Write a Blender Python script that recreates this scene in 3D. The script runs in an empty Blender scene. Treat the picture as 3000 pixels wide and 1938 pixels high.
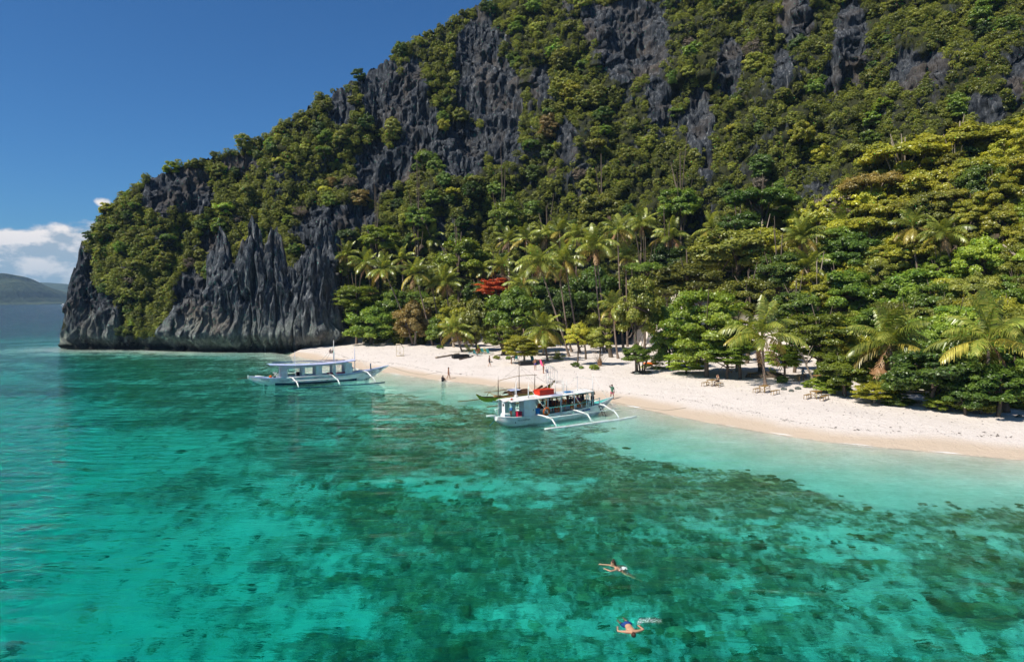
import bpy, math, random
import numpy as np
from mathutils import Vector, Matrix

# ------------------------------------------------------------------ camera, sky, sun, exposure
SC = bpy.context.scene
COL = SC.collection
CAM_H, FPX, CXP, CYP, HORIZON = 11.6, 2000.0, 1500.0, 969.0, 880.0
PITCH = math.atan((CYP - HORIZON) / FPX)
cam_data = bpy.data.cameras.new('camera')
cam = bpy.data.objects.new('camera', cam_data)
COL.objects.link(cam)
cam_data.sensor_width = 36.0
cam_data.lens = 36.0 * FPX / 3000.0
cam_data.clip_start = 0.5
cam_data.clip_end = 40000.0
cam.location = (0, 0, CAM_H)
cam.rotation_euler = (math.pi / 2 - PITCH, 0, 0)
SC.camera = cam

SUN_DIR = Vector((1.0, 0.68, -1.40)).normalized()          # the way the light travels
SUN_EL = math.asin(-SUN_DIR.z)
SUN_ROT = math.atan2(-SUN_DIR.x, -SUN_DIR.y)
SKY_STRENGTH = 0.07

world = bpy.data.worlds.new('World')
SC.world = world
world.use_nodes = True


def build_sky():
    nt = world.node_tree
    N, L = nt.nodes, nt.links
    bg = N['Background']
    bg.inputs[1].default_value = SKY_STRENGTH
    sky = N.new('ShaderNodeTexSky')
    sky.sky_type = 'NISHITA'
    sky.sun_disc = False
    sky.sun_elevation = SUN_EL
    sky.sun_rotation = SUN_ROT
    sky.altitude = 0
    sky.air_density = 1.0
    sky.dust_density = 0.3
    sky.ozone_density = 4.0
    tc = N.new('ShaderNodeTexCoord')
    sep = N.new('ShaderNodeSeparateXYZ')
    L.new(tc.outputs['Generated'], sep.inputs[0])

    def math_(op, a, b=None, clamp=False):
        n = N.new('ShaderNodeMath')
        n.operation = op
        n.use_clamp = clamp
        for i, v in enumerate((a, b)):
            if v is None:
                continue
            if isinstance(v, (int, float)):
                n.inputs[i].default_value = v
            else:
                L.new(v, n.inputs[i])
        return n.outputs[0]

    def dens(dz):
        mp = N.new('ShaderNodeMapping')
        L.new(tc.outputs['Generated'], mp.inputs['Vector'])
        mp.inputs['Location'].default_value = (3.1, 0.37, dz * 1.7)
        mp.inputs['Scale'].default_value = (1.0, 1.0, 1.7)
        n = N.new('ShaderNodeTexNoise')
        n.inputs['Scale'].default_value = 13.0
        n.inputs['Detail'].default_value = 9.0
        n.inputs['Roughness'].default_value = 0.55
        L.new(mp.outputs[0], n.inputs['Vector'])
        return n.outputs[0]

    d0, d1 = dens(0.0), dens(0.012)
    # cumulus bank: thick low down, its tops break up around seven degrees above the horizon
    bias = N.new('ShaderNodeMapRange')
    bias.inputs[1].default_value, bias.inputs[2].default_value = 0.05, 0.125
    bias.inputs[3].default_value, bias.inputs[4].default_value = 0.34, -0.30
    L.new(sep.outputs[2], bias.inputs[0])
    # one small puff standing higher over the headland
    puff_dir = Vector(((312 - 1500) / 2000, 1, (HORIZON - 592) / 2000)).normalized()
    dist = N.new('ShaderNodeVectorMath')
    dist.operation = 'DISTANCE'
    mpp = N.new('ShaderNodeMapping')
    L.new(tc.outputs['Generated'], mpp.inputs['Vector'])
    mpp.inputs['Scale'].default_value = (1, 1, 1.9)
    L.new(mpp.outputs[0], dist.inputs[0])
    dist.inputs[1].default_value = (puff_dir.x, puff_dir.y, puff_dir.z * 1.9)
    puff = N.new('ShaderNodeMapRange')
    puff.inputs[1].default_value, puff.inputs[2].default_value = 0.0, 0.028
    puff.inputs[3].default_value, puff.inputs[4].default_value = 0.30, -0.34
    L.new(dist.outputs['Value'], puff.inputs[0])
    b = math_('MAXIMUM', bias.outputs[0], puff.outputs[0])
    m0 = math_('ADD', d0, b)
    mask = N.new('ShaderNodeMapRange')
    mask.interpolation_type = 'SMOOTHSTEP'
    mask.inputs[1].default_value, mask.inputs[2].default_value = 0.46, 0.60
    L.new(m0, mask.inputs[0])
    lit = math_('SUBTRACT', d0, d1)
    litr = N.new('ShaderNodeMapRange')
    litr.inputs[1].default_value, litr.inputs[2].default_value = -0.05, 0.06
    L.new(lit, litr.inputs[0])
    ramp = N.new('ShaderNodeMix')
    ramp.data_type = 'RGBA'
    ramp.inputs[6].default_value = (4.5, 5.5, 6.5, 1)
    ramp.inputs[7].default_value = (11.0, 10.4, 10.1, 1)
    L.new(litr.outputs[0], ramp.inputs[0])
    # far cloud bases sink into the blue-grey of the horizon air
    low = N.new('ShaderNodeMapRange')
    low.inputs[1].default_value, low.inputs[2].default_value = 0.0, 0.085
    low.inputs[3].default_value, low.inputs[4].default_value = 0.45, 1.0
    L.new(sep.outputs[2], low.inputs[0])
    mfin = math_('MULTIPLY', mask.outputs[0], low.outputs[0], True)
    tint = N.new('ShaderNodeMix')
    tint.data_type = 'RGBA'
    tint.blend_type = 'MULTIPLY'
    tint.inputs[0].default_value = 1.0
    tint.inputs[7].default_value = (0.36, 0.76, 1.12, 1)
    L.new(sky.outputs[0], tint.inputs[6])
    mix = N.new('ShaderNodeMix')
    mix.data_type = 'RGBA'
    L.new(mfin, mix.inputs[0])
    L.new(tint.outputs[2], mix.inputs[6])
    L.new(ramp.outputs[2], mix.inputs[7])
    L.new(mix.outputs[2], bg.inputs[0])


build_sky()

sun_data = bpy.data.lights.new('sun', 'SUN')
sun_data.energy = 5.0
sun_data.angle = math.radians(0.53)
sun_data.color = (1.0, 0.925, 0.81)
sun = bpy.data.objects.new('sun', sun_data)
COL.objects.link(sun)
sun.location = (-60, -20, 120)
sun.rotation_euler = SUN_DIR.to_track_quat('-Z', 'Y').to_euler()

SC.view_settings.view_transform = 'Standard'
SC.view_settings.look = 'None'
SC.view_settings.exposure = 0.33
SC.view_settings.gamma = 1.0
SC.render.engine = 'CYCLES'
SC.cycles.use_denoising = True
SC.cycles.max_bounces = 8
SC.cycles.diffuse_bounces = 3
SC.cycles.glossy_bounces = 3
SC.cycles.transmission_bounces = 5
SC.cycles.volume_bounces = 0
SC.cycles.blur_glossy = 1.0
SC.cycles.sample_clamp_indirect = 40.0

# ------------------------------------------------------------------ helpers
_cp, _sp = math.cos(PITCH), math.sin(PITCH)


def ray(px, py):
    """Direction through a photo pixel, scaled so that its y (depth) is 1."""
    u, v = (px - CXP) / FPX, (CYP - py) / FPX
    y, z = _cp + v * _sp, -_sp + v * _cp
    return Vector((u / y, 1.0, z / y))


def at(px, py, D):
    r = ray(px, py)
    return Vector((r.x * D, D, CAM_H + r.z * D))


def onz(px, py, z=0.0):
    r = ray(px, py)
    D = (z - CAM_H) / r.z
    return Vector((r.x * D, D, z))


def project(P):
    """World points (n,3) -> photo pixels (n,2)."""
    P = np.asarray(P, float)
    y, z = P[:, 1], P[:, 2] - CAM_H
    f = y * _cp - z * _sp
    up = y * _sp + z * _cp
    return np.stack([CXP + FPX * P[:, 0] / f, CYP - FPX * up / f], 1)


def tag(o, label=None, cat=None, group=None, kind=None):
    if label: o['label'] = label
    if cat: o['category'] = cat
    if group: o['group'] = group
    if kind: o['kind'] = kind
    return o


def empty(name, loc=(0, 0, 0), rz=0.0, parent=None):
    o = bpy.data.objects.new(name, None)
    o.empty_display_size = 0.3
    COL.objects.link(o)
    o.location = loc
    o.rotation_euler = (0, 0, rz)
    if parent: o.parent = parent
    return o


def mesh_np(name, v, f, mat=None, parent=None, smooth=False, link=True):
    """v (n,3), f (m,k) with a fixed k."""
    v = np.ascontiguousarray(v, dtype=np.float32)
    f = np.ascontiguousarray(f, dtype=np.int32)
    me = bpy.data.meshes.new(name)
    me.vertices.add(len(v))
    me.vertices.foreach_set('co', v.ravel())
    me.loops.add(f.size)
    me.loops.foreach_set('vertex_index', f.ravel())
    me.polygons.add(len(f))
    me.polygons.foreach_set('loop_start', np.arange(len(f), dtype=np.int32) * f.shape[1])
    me.update(calc_edges=True)
    if smooth: me.shade_smooth()
    if mat: me.materials.append(mat)
    if not link: return me
    o = bpy.data.objects.new(name, me)
    COL.objects.link(o)
    if parent: o.parent = parent
    return o


class MB:
    """Collects simple shapes into one mesh."""

    def __init__(self):
        self.v, self.f = [], []

    def add(self, verts, faces):
        n = len(self.v)
        self.v += [tuple(p) for p in verts]
        self.f += [tuple(i + n for i in q) for q in faces]
        return self

    def box(self, c, s, rz=0.0, rx=0.0, ry=0.0, bev=0.0):
        M = Matrix.Translation(c) @ Matrix.Rotation(rz, 4, 'Z') @ Matrix.Rotation(ry, 4, 'Y') @ Matrix.Rotation(rx, 4, 'X')
        hx, hy, hz = s[0] / 2, s[1] / 2, s[2] / 2
        vs = [M @ Vector((x * hx, y * hy, z * hz)) for z in (-1, 1) for y in (-1, 1) for x in (-1, 1)]
        return self.add(vs, [(0, 2, 3, 1), (4, 5, 7, 6), (0, 1, 5, 4), (2, 6, 7, 3), (0, 4, 6, 2), (1, 3, 7, 5)])

    def tube(self, pts, r, n=7, cap=True):
        pts = [Vector(p) for p in pts]
        rs = r if isinstance(r, (list, tuple)) else [r] * len(pts)
        up = Vector((0.13, 0.21, 1)).normalized()
        rings = []
        for i, p in enumerate(pts):
            t = (pts[min(i + 1, len(pts) - 1)] - pts[max(i - 1, 0)])
            t = t.normalized() if t.length > 1e-9 else Vector((0, 0, 1))
            a = t.cross(up)
            if a.length < 0.05: a = t.cross(Vector((1, 0, 0)))
            a.normalize()
            b = t.cross(a)
            rings.append([p + (a * math.cos(2 * math.pi * k / n) + b * math.sin(2 * math.pi * k / n)) * rs[i] for k in range(n)])
        vs = [q for ring in rings for q in ring]
        fs = []
        for i in range(len(pts) - 1):
            for k in range(n):
                k2 = (k + 1) % n
                fs.append((i * n + k, i * n + k2, (i + 1) * n + k2, (i + 1) * n + k))
        if cap:
            fs.append(tuple(range(n - 1, -1, -1)))
            fs.append(tuple(range((len(pts) - 1) * n, len(pts) * n)))
        return self.add(vs, fs)

    def ball(self, c, r, nu=12, nv=8, rot=None):
        r = r if isinstance(r, (list, tuple)) else (r, r, r)
        vs = []
        for j in range(nv + 1):
            th = math.pi * j / nv
            for i in range(nu):
                ph = 2 * math.pi * i / nu
                q = Vector((r[0] * math.sin(th) * math.cos(ph), r[1] * math.sin(th) * math.sin(ph), r[2] * math.cos(th)))
                if rot is not None: q = rot @ q
                vs.append(q + Vector(c))
        fs = [(j * nu + i, (j + 1) * nu + i, (j + 1) * nu + (i + 1) % nu, j * nu + (i + 1) % nu) for j in range(nv) for i in range(nu)]
        return self.add(vs, fs)

    def build(self, name, mat=None, parent=None, smooth=False, bevel=0.0):
        me = bpy.data.meshes.new(name)
        me.from_pydata(self.v, [], self.f)
        me.update()
        if smooth: me.shade_smooth()
        if mat: me.materials.append(mat)
        o = bpy.data.objects.new(name, me)
        COL.objects.link(o)
        if parent: o.parent = parent
        if bevel:
            b = o.modifiers.new('bevel', 'BEVEL')
            b.width = bevel
            b.segments = 2
            b.limit_method = 'ANGLE'
        return o


# ------------------------------------------------------------------ numpy noise
_perm = np.random.default_rng(7).permutation(512).astype(np.int64)
_perm = np.concatenate([_perm, _perm, _perm])
_grad = np.random.default_rng(3).normal(size=(512, 3))
_grad /= np.linalg.norm(_grad, axis=1)[:, None]


def perlin(x, y, z):
    xi, yi, zi = np.floor(x), np.floor(y), np.floor(z)
    xf, yf, zf = x - xi, y - yi, z - zi
    X, Y, Z = xi.astype(np.int64) & 511, yi.astype(np.int64) & 511, zi.astype(np.int64) & 511
    s = lambda t: t * t * t * (t * (t * 6 - 15) + 10)
    u, v, w = s(xf), s(yf), s(zf)
    out = 0
    for dx in (0, 1):
        px = _perm[(X + dx) & 511]
        for dy in (0, 1):
            pxy = _perm[(px + Y + dy) & 511]
            for dz in (0, 1):
                g = _grad[_perm[(pxy + Z + dz) & 511]]
                d = g[..., 0] * (xf - dx) + g[..., 1] * (yf - dy) + g[..., 2] * (zf - dz)
                out = out + d * (u if dx else 1 - u) * (v if dy else 1 - v) * (w if dz else 1 - w)
    return out * 1.6


def fbm(x, y, z, octs=4, gain=0.5, lac=2.03):
    a, s, t = 1.0, 0.0, 0.0
    for i in range(octs):
        s = s + a * perlin(x + 17.3 * i, y - 9.1 * i, z + 3.7 * i)
        t += a
        a *= gain
        x, y, z = x * lac, y * lac, z * lac
    return s / t


def ridged(x, y, z, octs=3):
    a, s, t = 1.0, 0.0, 0.0
    for i in range(octs):
        s = s + a * (1 - np.abs(perlin(x + 11.3 * i, y - 5.1 * i, z + 31.7 * i)) * 2)
        t += a
        a *= 0.5
        x, y, z = x * 2.1, y * 2.1, z * 2.1
    return s / t


def sstep(a, b, x):
    t = np.clip((x - a) / (b - a), 0, 1)
    return t * t * (3 - 2 * t)


# ------------------------------------------------------------------ material helpers
class Mat:
    def __init__(self, name):
        self.m = bpy.data.materials.new(name)
        self.m.use_nodes = True
        self.nt = self.m.node_tree
        self.N, self.L = self.nt.nodes, self.nt.links
        self.b = self.N['Principled BSDF']
        self.out = self.N['Material Output']

    def coord(self, scale=(1, 1, 1), loc=(0, 0, 0), kind='Object'):
        tc = self.N.new('ShaderNodeTexCoord')
        mp = self.N.new('ShaderNodeMapping')
        mp.inputs['Scale'].default_value = scale
        mp.inputs['Location'].default_value = loc
        self.L.new(tc.outputs[kind], mp.inputs[0])
        return mp.outputs[0]

    def noise(self, vec, scale=1.0, detail=4.0, rough=0.5, dist=0.0):
        n = self.N.new('ShaderNodeTexNoise')
        n.inputs['Scale'].default_value = scale
        n.inputs['Detail'].default_value = detail
        n.inputs['Roughness'].default_value = rough
        n.inputs['Distortion'].default_value = dist
        self.L.new(vec, n.inputs['Vector'])
        return n.outputs[0]

    def voronoi(self, vec, scale=1.0, feature='F1', out='Distance', rnd=1.0):
        n = self.N.new('ShaderNodeTexVoronoi')
        n.feature = feature
        n.inputs['Scale'].default_value = scale
        n.inputs['Randomness'].default_value = rnd
        self.L.new(vec, n.inputs['Vector'])
        return n.outputs[out]

    def ramp(self, fac, stops):
        r = self.N.new('ShaderNodeValToRGB')
        el = r.color_ramp.elements
        while len(el) < len(stops): el.new(0.5)
        for e, (p, c) in zip(el, stops):
            e.position = p
            e.color = (c[0], c[1], c[2], 1) if not isinstance(c, (int, float)) else (c, c, c, 1)
        self.L.new(fac, r.inputs[0])
        return r.outputs[0]

    def mix(self, fac, a, b, blend='MIX'):
        n = self.N.new('ShaderNodeMix')
        n.data_type = 'RGBA'
        n.blend_type = blend
        for i, v in ((0, fac), (6, a), (7, b)):
            if isinstance(v, (int, float)): n.inputs[i].default_value = v
            elif isinstance(v, tuple): n.inputs[i].default_value = (*v[:3], 1)
            else: self.L.new(v, n.inputs[i])
        return n.outputs[2]

    def math(self, op, a, b=0.0, clamp=False):
        n = self.N.new('ShaderNodeMath')
        n.operation = op
        n.use_clamp = clamp
        for i, v in enumerate((a, b)):
            if isinstance(v, (int, float)): n.inputs[i].default_value = v
            else: self.L.new(v, n.inputs[i])
        return n.outputs[0]

    def rng(self, v, a, b, c=0.0, d=1.0, smooth=False):
        n = self.N.new('ShaderNodeMapRange')
        if smooth: n.interpolation_type = 'SMOOTHSTEP'
        for i, k in enumerate((a, b, c, d)): n.inputs[i + 1].default_value = k
        self.L.new(v, n.inputs[0])
        return n.outputs[0]

    def attr(self, name):
        n = self.N.new('ShaderNodeAttribute')
        n.attribute_name = name
        return n.outputs['Fac']

    def bump(self, h, strength=0.5, dist=0.1, normal=None):
        n = self.N.new('ShaderNodeBump')
        n.inputs['Strength'].default_value = strength
        n.inputs['Distance'].default_value = dist
        self.L.new(h, n.inputs['Height'])
        if normal is not None: self.L.new(normal, n.inputs['Normal'])
        return n.outputs[0]

    def pos_z(self):
        g = self.N.new('ShaderNodeNewGeometry')
        s = self.N.new('ShaderNodeSeparateXYZ')
        self.L.new(g.outputs['Position'], s.inputs[0])
        return s.outputs[2]

    def set(self, color=None, rough=None, normal=None, **kw):
        for key, v in (('Base Color', color), ('Roughness', rough), ('Normal', normal), *kw.items()):
            if v is None: continue
            i = self.b.inputs[key]
            if isinstance(v, (int, float)): i.default_value = v
            elif isinstance(v, tuple): i.default_value = (*v[:3], 1) if len(i.default_value) == 4 else v
            else: self.L.new(v, i)
        return self.m


def paint(name, col, rough=0.5, wear=0.25, scale=3.0, spec=0.3):
    """Painted or plain surface with stains, slight colour drift and fine relief."""
    M = Mat(name)
    c = M.coord()
    n = M.noise(c, scale, 6, 0.62)
    dirt = tuple(x * (1 - wear) * k for x, k in zip(col, (1.0, 0.94, 0.85)))
    colr = M.mix(M.rng(n, 0.38, 0.66), col, dirt)
    n2 = M.noise(c, scale * 11, 3)
    return M.set(colr, M.rng(n2, 0.2, 0.8, rough - 0.1, rough + 0.12), M.bump(n2, 0.15, 0.01), **{'Specular IOR Level': spec})
# ------------------------------------------------------------------ plan of the bay (photo pixels turned into ground points)
RNG = np.random.default_rng(11)
cliff_px = [(172, 163), (240, 160), (330, 160), (420, 159.5), (500, 156), (620, 153), (740, 152.5), (800, 153)]
SHORE = [Vector(((p - CXP) / FPX * d, d, 0)) for p, d in cliff_px]
SHORE += [onz(x, y) for x, y in [(858, 1042), (940, 1056), (1040, 1078), (1117, 1089), (1210, 1101), (1294, 1115), (1400, 1124), (1500, 1137),
                                 (1650, 1158), (1797, 1180), (1900, 1200), (2000, 1222), (2249, 1267), (2431, 1294), (2671, 1317), (3000, 1347), (3400, 1385)]]
LAND = [(-96, 330)] + [(p.x, p.y) for p in SHORE] + [(90, 30), (400, 30), (400, 600), (-60, 600)]

# stations along the hill: photo column, depth and height of its foot, ridge row in the photo, ridge depth
STN = [
    (166, 163, -1, 1010, 164), (182, 162, -1, 960, 166), (200, 161.5, -1, 870, 167), (214, 161, -1, 805, 168), (228, 161, -1, 770, 169),
    (240, 161, -1, 712, 170), (256, 160.5, -1, 722, 170), (272, 160.5, -1, 684, 171), (302, 160.5, -1, 622, 172), (365, 160, -1, 580, 175),
    (453, 160, -1, 526, 178), (566, 159, -1, 484, 182), (705, 160, -1, 434, 187), (805, 160, 0, 390, 190), (881, 161, 0, 334, 193),
    (975, 164, 1, 271, 197), (1044, 165, 2.5, 240, 200), (1133, 165, 3, 177, 203), (1258, 164, 4, 94, 208), (1334, 162, 4, 57, 211),
    (1409, 160, 4.5, 19, 214), (1550, 155, 5, -60, 218), (1800, 146, 7, -140, 220), (2100, 136, 13, -200, 215), (2500, 124, 22, -250, 200),
    (3000, 113, 31, -300, 186), (3450, 108, 35, -330, 176)]


FRONT = [onz(x, y, 1.7) for x, y in [(960, 1000), (1130, 1010), (1250, 1010), (1400, 1012), (1500, 1022), (1650, 1008), (1800, 1010), (1950, 1030), (2080, 1045), (2230, 1050),
                                     (2350, 1075), (2480, 1130), (2600, 1150), (2750, 1180), (2900, 1195), (3000, 1205), (3300, 1230)]]


WOOD = [(p.x, p.y) for p in FRONT] + [(400, 60), (400, 600), (-60, 600), (-60, 175)]


def lerp_tab(u, tab):
    tab = np.asarray(tab)
    i = np.arange(len(tab))
    return np.stack([np.interp(u, i, tab[:, k]) for k in range(tab.shape[1])], -1)


_foot = np.array([[(p - CXP) / FPX * d, d, z] for p, d, z, ry, rd in STN])
_ridge = np.array([list(at(p, ry, rd)) for p, d, z, ry, rd in STN])


def poly_dist(P, line):
    """Distance from points (n,2) to a polyline, and the index position along it."""
    best = np.full(len(P), 1e9)
    where = np.zeros(len(P))
    for i in range(len(line) - 1):
        a, b = np.array(line[i][:2]), np.array(line[i + 1][:2])
        ab = b - a
        t = np.clip(((P - a) @ ab) / (ab @ ab), 0, 1)
        d = np.linalg.norm(P - (a + t[:, None] * ab), axis=1)
        m = d < best
        best[m], where[m] = d[m], i + t[m]
    return best, where


def inside(P, poly):
    x, y = P[:, 0], P[:, 1]
    r = np.zeros(len(P), bool)
    n = len(poly)
    for i in range(n):
        x1, y1 = poly[i]
        x2, y2 = poly[(i + 1) % n]
        if y1 == y2: continue
        c = ((y1 > y) != (y2 > y)) & (x < (x2 - x1) * (y - y1) / (y2 - y1) + x1)
        r ^= c
    return r


_foot_line = [tuple(p[:2]) for p in _foot[10:]]


def shore_sd(P):
    d, _ = poly_dist(P, [(p.x, p.y) for p in SHORE])
    return np.where(inside(P, LAND), d, -d)


def ground_z(P, sd=None):
    P = np.asarray(P, float).reshape(-1, 2)
    if sd is None: sd = shore_sd(P)
    x, y = P[:, 0], P[:, 1]
    df, w = poly_dist(P, _foot_line)
    zf = np.interp(w + 10, np.arange(len(_foot)), np.maximum(_foot[:, 2], 0))
    s = np.maximum(sd, 0)
    wd, _ = poly_dist(P, [(p.x, p.y) for p in FRONT])
    wd = np.where(inside(P, WOOD), wd, 0)
    t = wd / (wd + df + 1e-6)
    beach = 1.75 * (1 - np.exp(-s / 10.0)) + 0.008 * s
    land = beach + zf * sstep(0.12, 1.0, t)
    land = land * sstep(-52, -47, x) - 2.2 * (1 - sstep(-52, -47, x))
    bumpy = fbm(x / 6, y / 6, 0 * x, 3) * 0.22 * sstep(3, 10, s) + fbm(x / 1.3, y / 1.3, 0 * x + 4, 2) * 0.05 * sstep(2, 7, s)
    e = np.maximum(-sd, 0)
    dep = np.interp(e, [0, 3, 8, 16, 26, 40, 60, 100, 400, 3000], [0, 0.16, 0.52, 1.35, 2.1, 3.2, 6.2, 12.0, 20, 32])
    return np.where(sd > 0, land + bumpy, -dep)


def reef_amount(P, sd):
    """How much coral grows on the sea floor: a band some way off the beach, thinning out into sand."""
    x, y = P[:, 0], P[:, 1]
    e = -sd
    wob = fbm(x / 14, y / 14, 0 * x + 2.2, 3) * 9
    e2 = e + wob
    wob2 = fbm(x / 20, y / 20, 0 * x + 7.7, 3) * 14
    band = sstep(10.5, 15.5, e + wob * 0.9) * (1 - 0.70 * sstep(36, 58, e + wob2))
    band = np.maximum(band, 0.8 * sstep(3, 8, e + wob * 0.5) * (1 - sstep(26, 44, e + wob2)) * sstep(-24, -42, x))
    big = fbm(x / 11, y / 8, 0 * x + 8, 4)
    return np.clip(band * (0.86 + 0.75 * big), 0, 1)


def build_ground():
    fx = np.arange(-128, 100, 0.34)
    fy = np.arange(16, 178, 0.34)
    gx = np.concatenate([-128 - np.geomspace(2, 5000, 26)[::-1], fx, 100 + np.geomspace(2, 5000, 22)])
    gy = np.concatenate([16 - np.geomspace(2, 2500, 22)[::-1], fy, 178 + np.geomspace(2, 5000, 26)])
    X, Y = np.meshgrid(gx, gy)
    P = np.stack([X.ravel(), Y.ravel()], 1)
    sd = shore_sd(P)
    z = ground_z(P, sd)
    reef = reef_amount(P, sd)
    near = (np.abs(P[:, 0]) < 140) & (P[:, 1] < 180)
    x, y = P[:, 0], P[:, 1]
    # coral heads stand up from the sand
    heads = np.maximum(0, ridged(x / 2.6, y / 2.6, 0 * x + 1, 3) - 0.42) * 1.1 + np.maximum(0, fbm(x / 1.1, y / 1.1, 0 * x + 6, 2)) * 0.55
    z = z + np.where(near & (sd < 0), heads * np.clip(reef * 1.3, 0, 1) * np.clip(-z * 0.45, 0, 0.8), 0)
    far = ~near & (sd < 0)
    n, m = len(gx), len(gy)
    idx = np.arange(n * m).reshape(m, n)
    f = np.stack([idx[:-1, :-1], idx[:-1, 1:], idx[1:, 1:], idx[1:, :-1]], -1).reshape(-1, 4)
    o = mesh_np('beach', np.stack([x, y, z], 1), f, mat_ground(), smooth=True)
    a = o.data.attributes.new('reef', 'FLOAT', 'POINT')
    a.data.foreach_set('value', reef.astype(np.float32))
    dfr, _ = poly_dist(P, [(p.x, p.y) for p in FRONT])
    a = o.data.attributes.new('wood', 'FLOAT', 'POINT')
    a.data.foreach_set('value', np.where(inside(P, WOOD), dfr, -dfr).astype(np.float32))
    a = o.data.attributes.new('inland', 'FLOAT', 'POINT')
    a.data.foreach_set('value', sd.astype(np.float32))
    tag(o, 'pale sand beach running into the clear shallow sea floor', kind='structure')
    return o


def mat_ground():
    M = Mat('sand_and_reef')
    c = M.coord()
    sd, reef = M.attr('inland'), M.attr('reef')
    # dry sand, with darker damp sand along the waterline
    n1 = M.noise(c, 0.35, 5, 0.6)
    n2 = M.noise(c, 6.0, 4, 0.65)
    dry = M.mix(n1, (0.67, 0.605, 0.555), (0.75, 0.70, 0.655))
    dry = M.mix(M.rng(n2, 0.35, 0.75), dry, (0.60, 0.53, 0.47))
    wetpos = M.math('ADD', sd, M.math('MULTIPLY', M.math('SUBTRACT', M.noise(c, 0.13, 3), 0.5), 4.0))
    wet = M.rng(wetpos, 1.4, 4.2, 1.0, 0.0, True)
    sand = M.mix(wet, dry, (0.58, 0.47, 0.36))
    # leaf litter and soil under the trees
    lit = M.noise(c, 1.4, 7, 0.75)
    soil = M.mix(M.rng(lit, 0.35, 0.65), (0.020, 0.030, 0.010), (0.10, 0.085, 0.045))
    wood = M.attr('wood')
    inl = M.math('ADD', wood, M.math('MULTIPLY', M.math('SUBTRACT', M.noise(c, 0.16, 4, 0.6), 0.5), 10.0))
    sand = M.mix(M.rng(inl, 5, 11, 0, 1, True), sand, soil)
    specks = M.voronoi(c, 0.9)
    speck = M.math('LESS_THAN', specks, M.math('MULTIPLY', M.rng(M.noise(c, 0.2, 2), 0.45, 0.7), 0.09))
    sand = M.mix(M.math('MULTIPLY', speck, 0.75), sand, (0.14, 0.10, 0.06))
    # sea floor: sand, rubble and coral
    subs = M.mix(M.rng(M.math('ADD', M.math('MULTIPLY', M.noise(c, 0.22, 6, 0.7), 0.6), M.math('MULTIPLY', M.noise(c, 2.2, 5, 0.7, 0.8), 0.4)), 0.36, 0.62), (0.60, 0.57, 0.46), (0.90, 0.87, 0.78))
    subs = M.mix(M.math('MULTIPLY', M.rng(sd, -34, -78), M.rng(M.noise(c, 0.07, 4, 0.6), 0.3, 0.62, 1.0, 0.45)), subs, (0.30, 0.33, 0.27))   # sand turns darker and greyer farther offshore
    cn = M.noise(c, 0.5, 8, 0.74, 0.4)
    cn2 = M.noise(c, 1.5, 6, 0.72, 1.0)
    vor = M.voronoi(c, 1.15, 'SMOOTH_F1')
    pat = M.math('ADD', M.math('MULTIPLY', cn, 0.55), M.math('ADD', M.math('MULTIPLY', cn2, 0.4), M.math('MULTIPLY', vor, 0.12)))
    thr = M.rng(reef, 0.0, 1.0, 0.33, 0.625)
    cor = M.rng(M.math('SUBTRACT', thr, pat), -0.06, 0.06, 0, 0.93, True)
    ccol = M.ramp(M.noise(c, 1.7, 6, 0.75), [(0.30, (0.022, 0.040, 0.022)), (0.46, (0.06, 0.085, 0.035)), (0.56, (0.15, 0.16, 0.06)), (0.66, (0.36, 0.34, 0.20)), (0.76, (0.6, 0.56, 0.42))])
    # bright sandy veins between coral heads, painted to read as caustic sunlight
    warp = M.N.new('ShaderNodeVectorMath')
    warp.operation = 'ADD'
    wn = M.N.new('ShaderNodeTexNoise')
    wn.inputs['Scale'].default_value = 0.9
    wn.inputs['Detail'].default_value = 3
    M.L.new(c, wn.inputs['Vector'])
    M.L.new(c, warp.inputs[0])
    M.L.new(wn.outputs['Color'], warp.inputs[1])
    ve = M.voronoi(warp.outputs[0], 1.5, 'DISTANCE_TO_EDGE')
    caustic_veins = M.math('MULTIPLY', M.rng(ve, 0.02, 0.11, 1, 0), M.rng(M.noise(c, 0.3, 3), 0.38, 0.62))
    cor = M.math('MULTIPLY', cor, M.math('SUBTRACT', 1.0, M.math('MULTIPLY', caustic_veins, 0.5)))
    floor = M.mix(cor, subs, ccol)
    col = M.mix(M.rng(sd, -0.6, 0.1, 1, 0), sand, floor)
    h = M.math('ADD', M.math('MULTIPLY', n2, 0.4), M.math('MULTIPLY', M.noise(c, 1.6, 6, 0.7), 0.8))
    return M.set(col, M.rng(wet, 0, 1, 0.95, 0.55), M.bump(h, 0.85, 0.28), **{'Specular IOR Level': 0.25})


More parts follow.
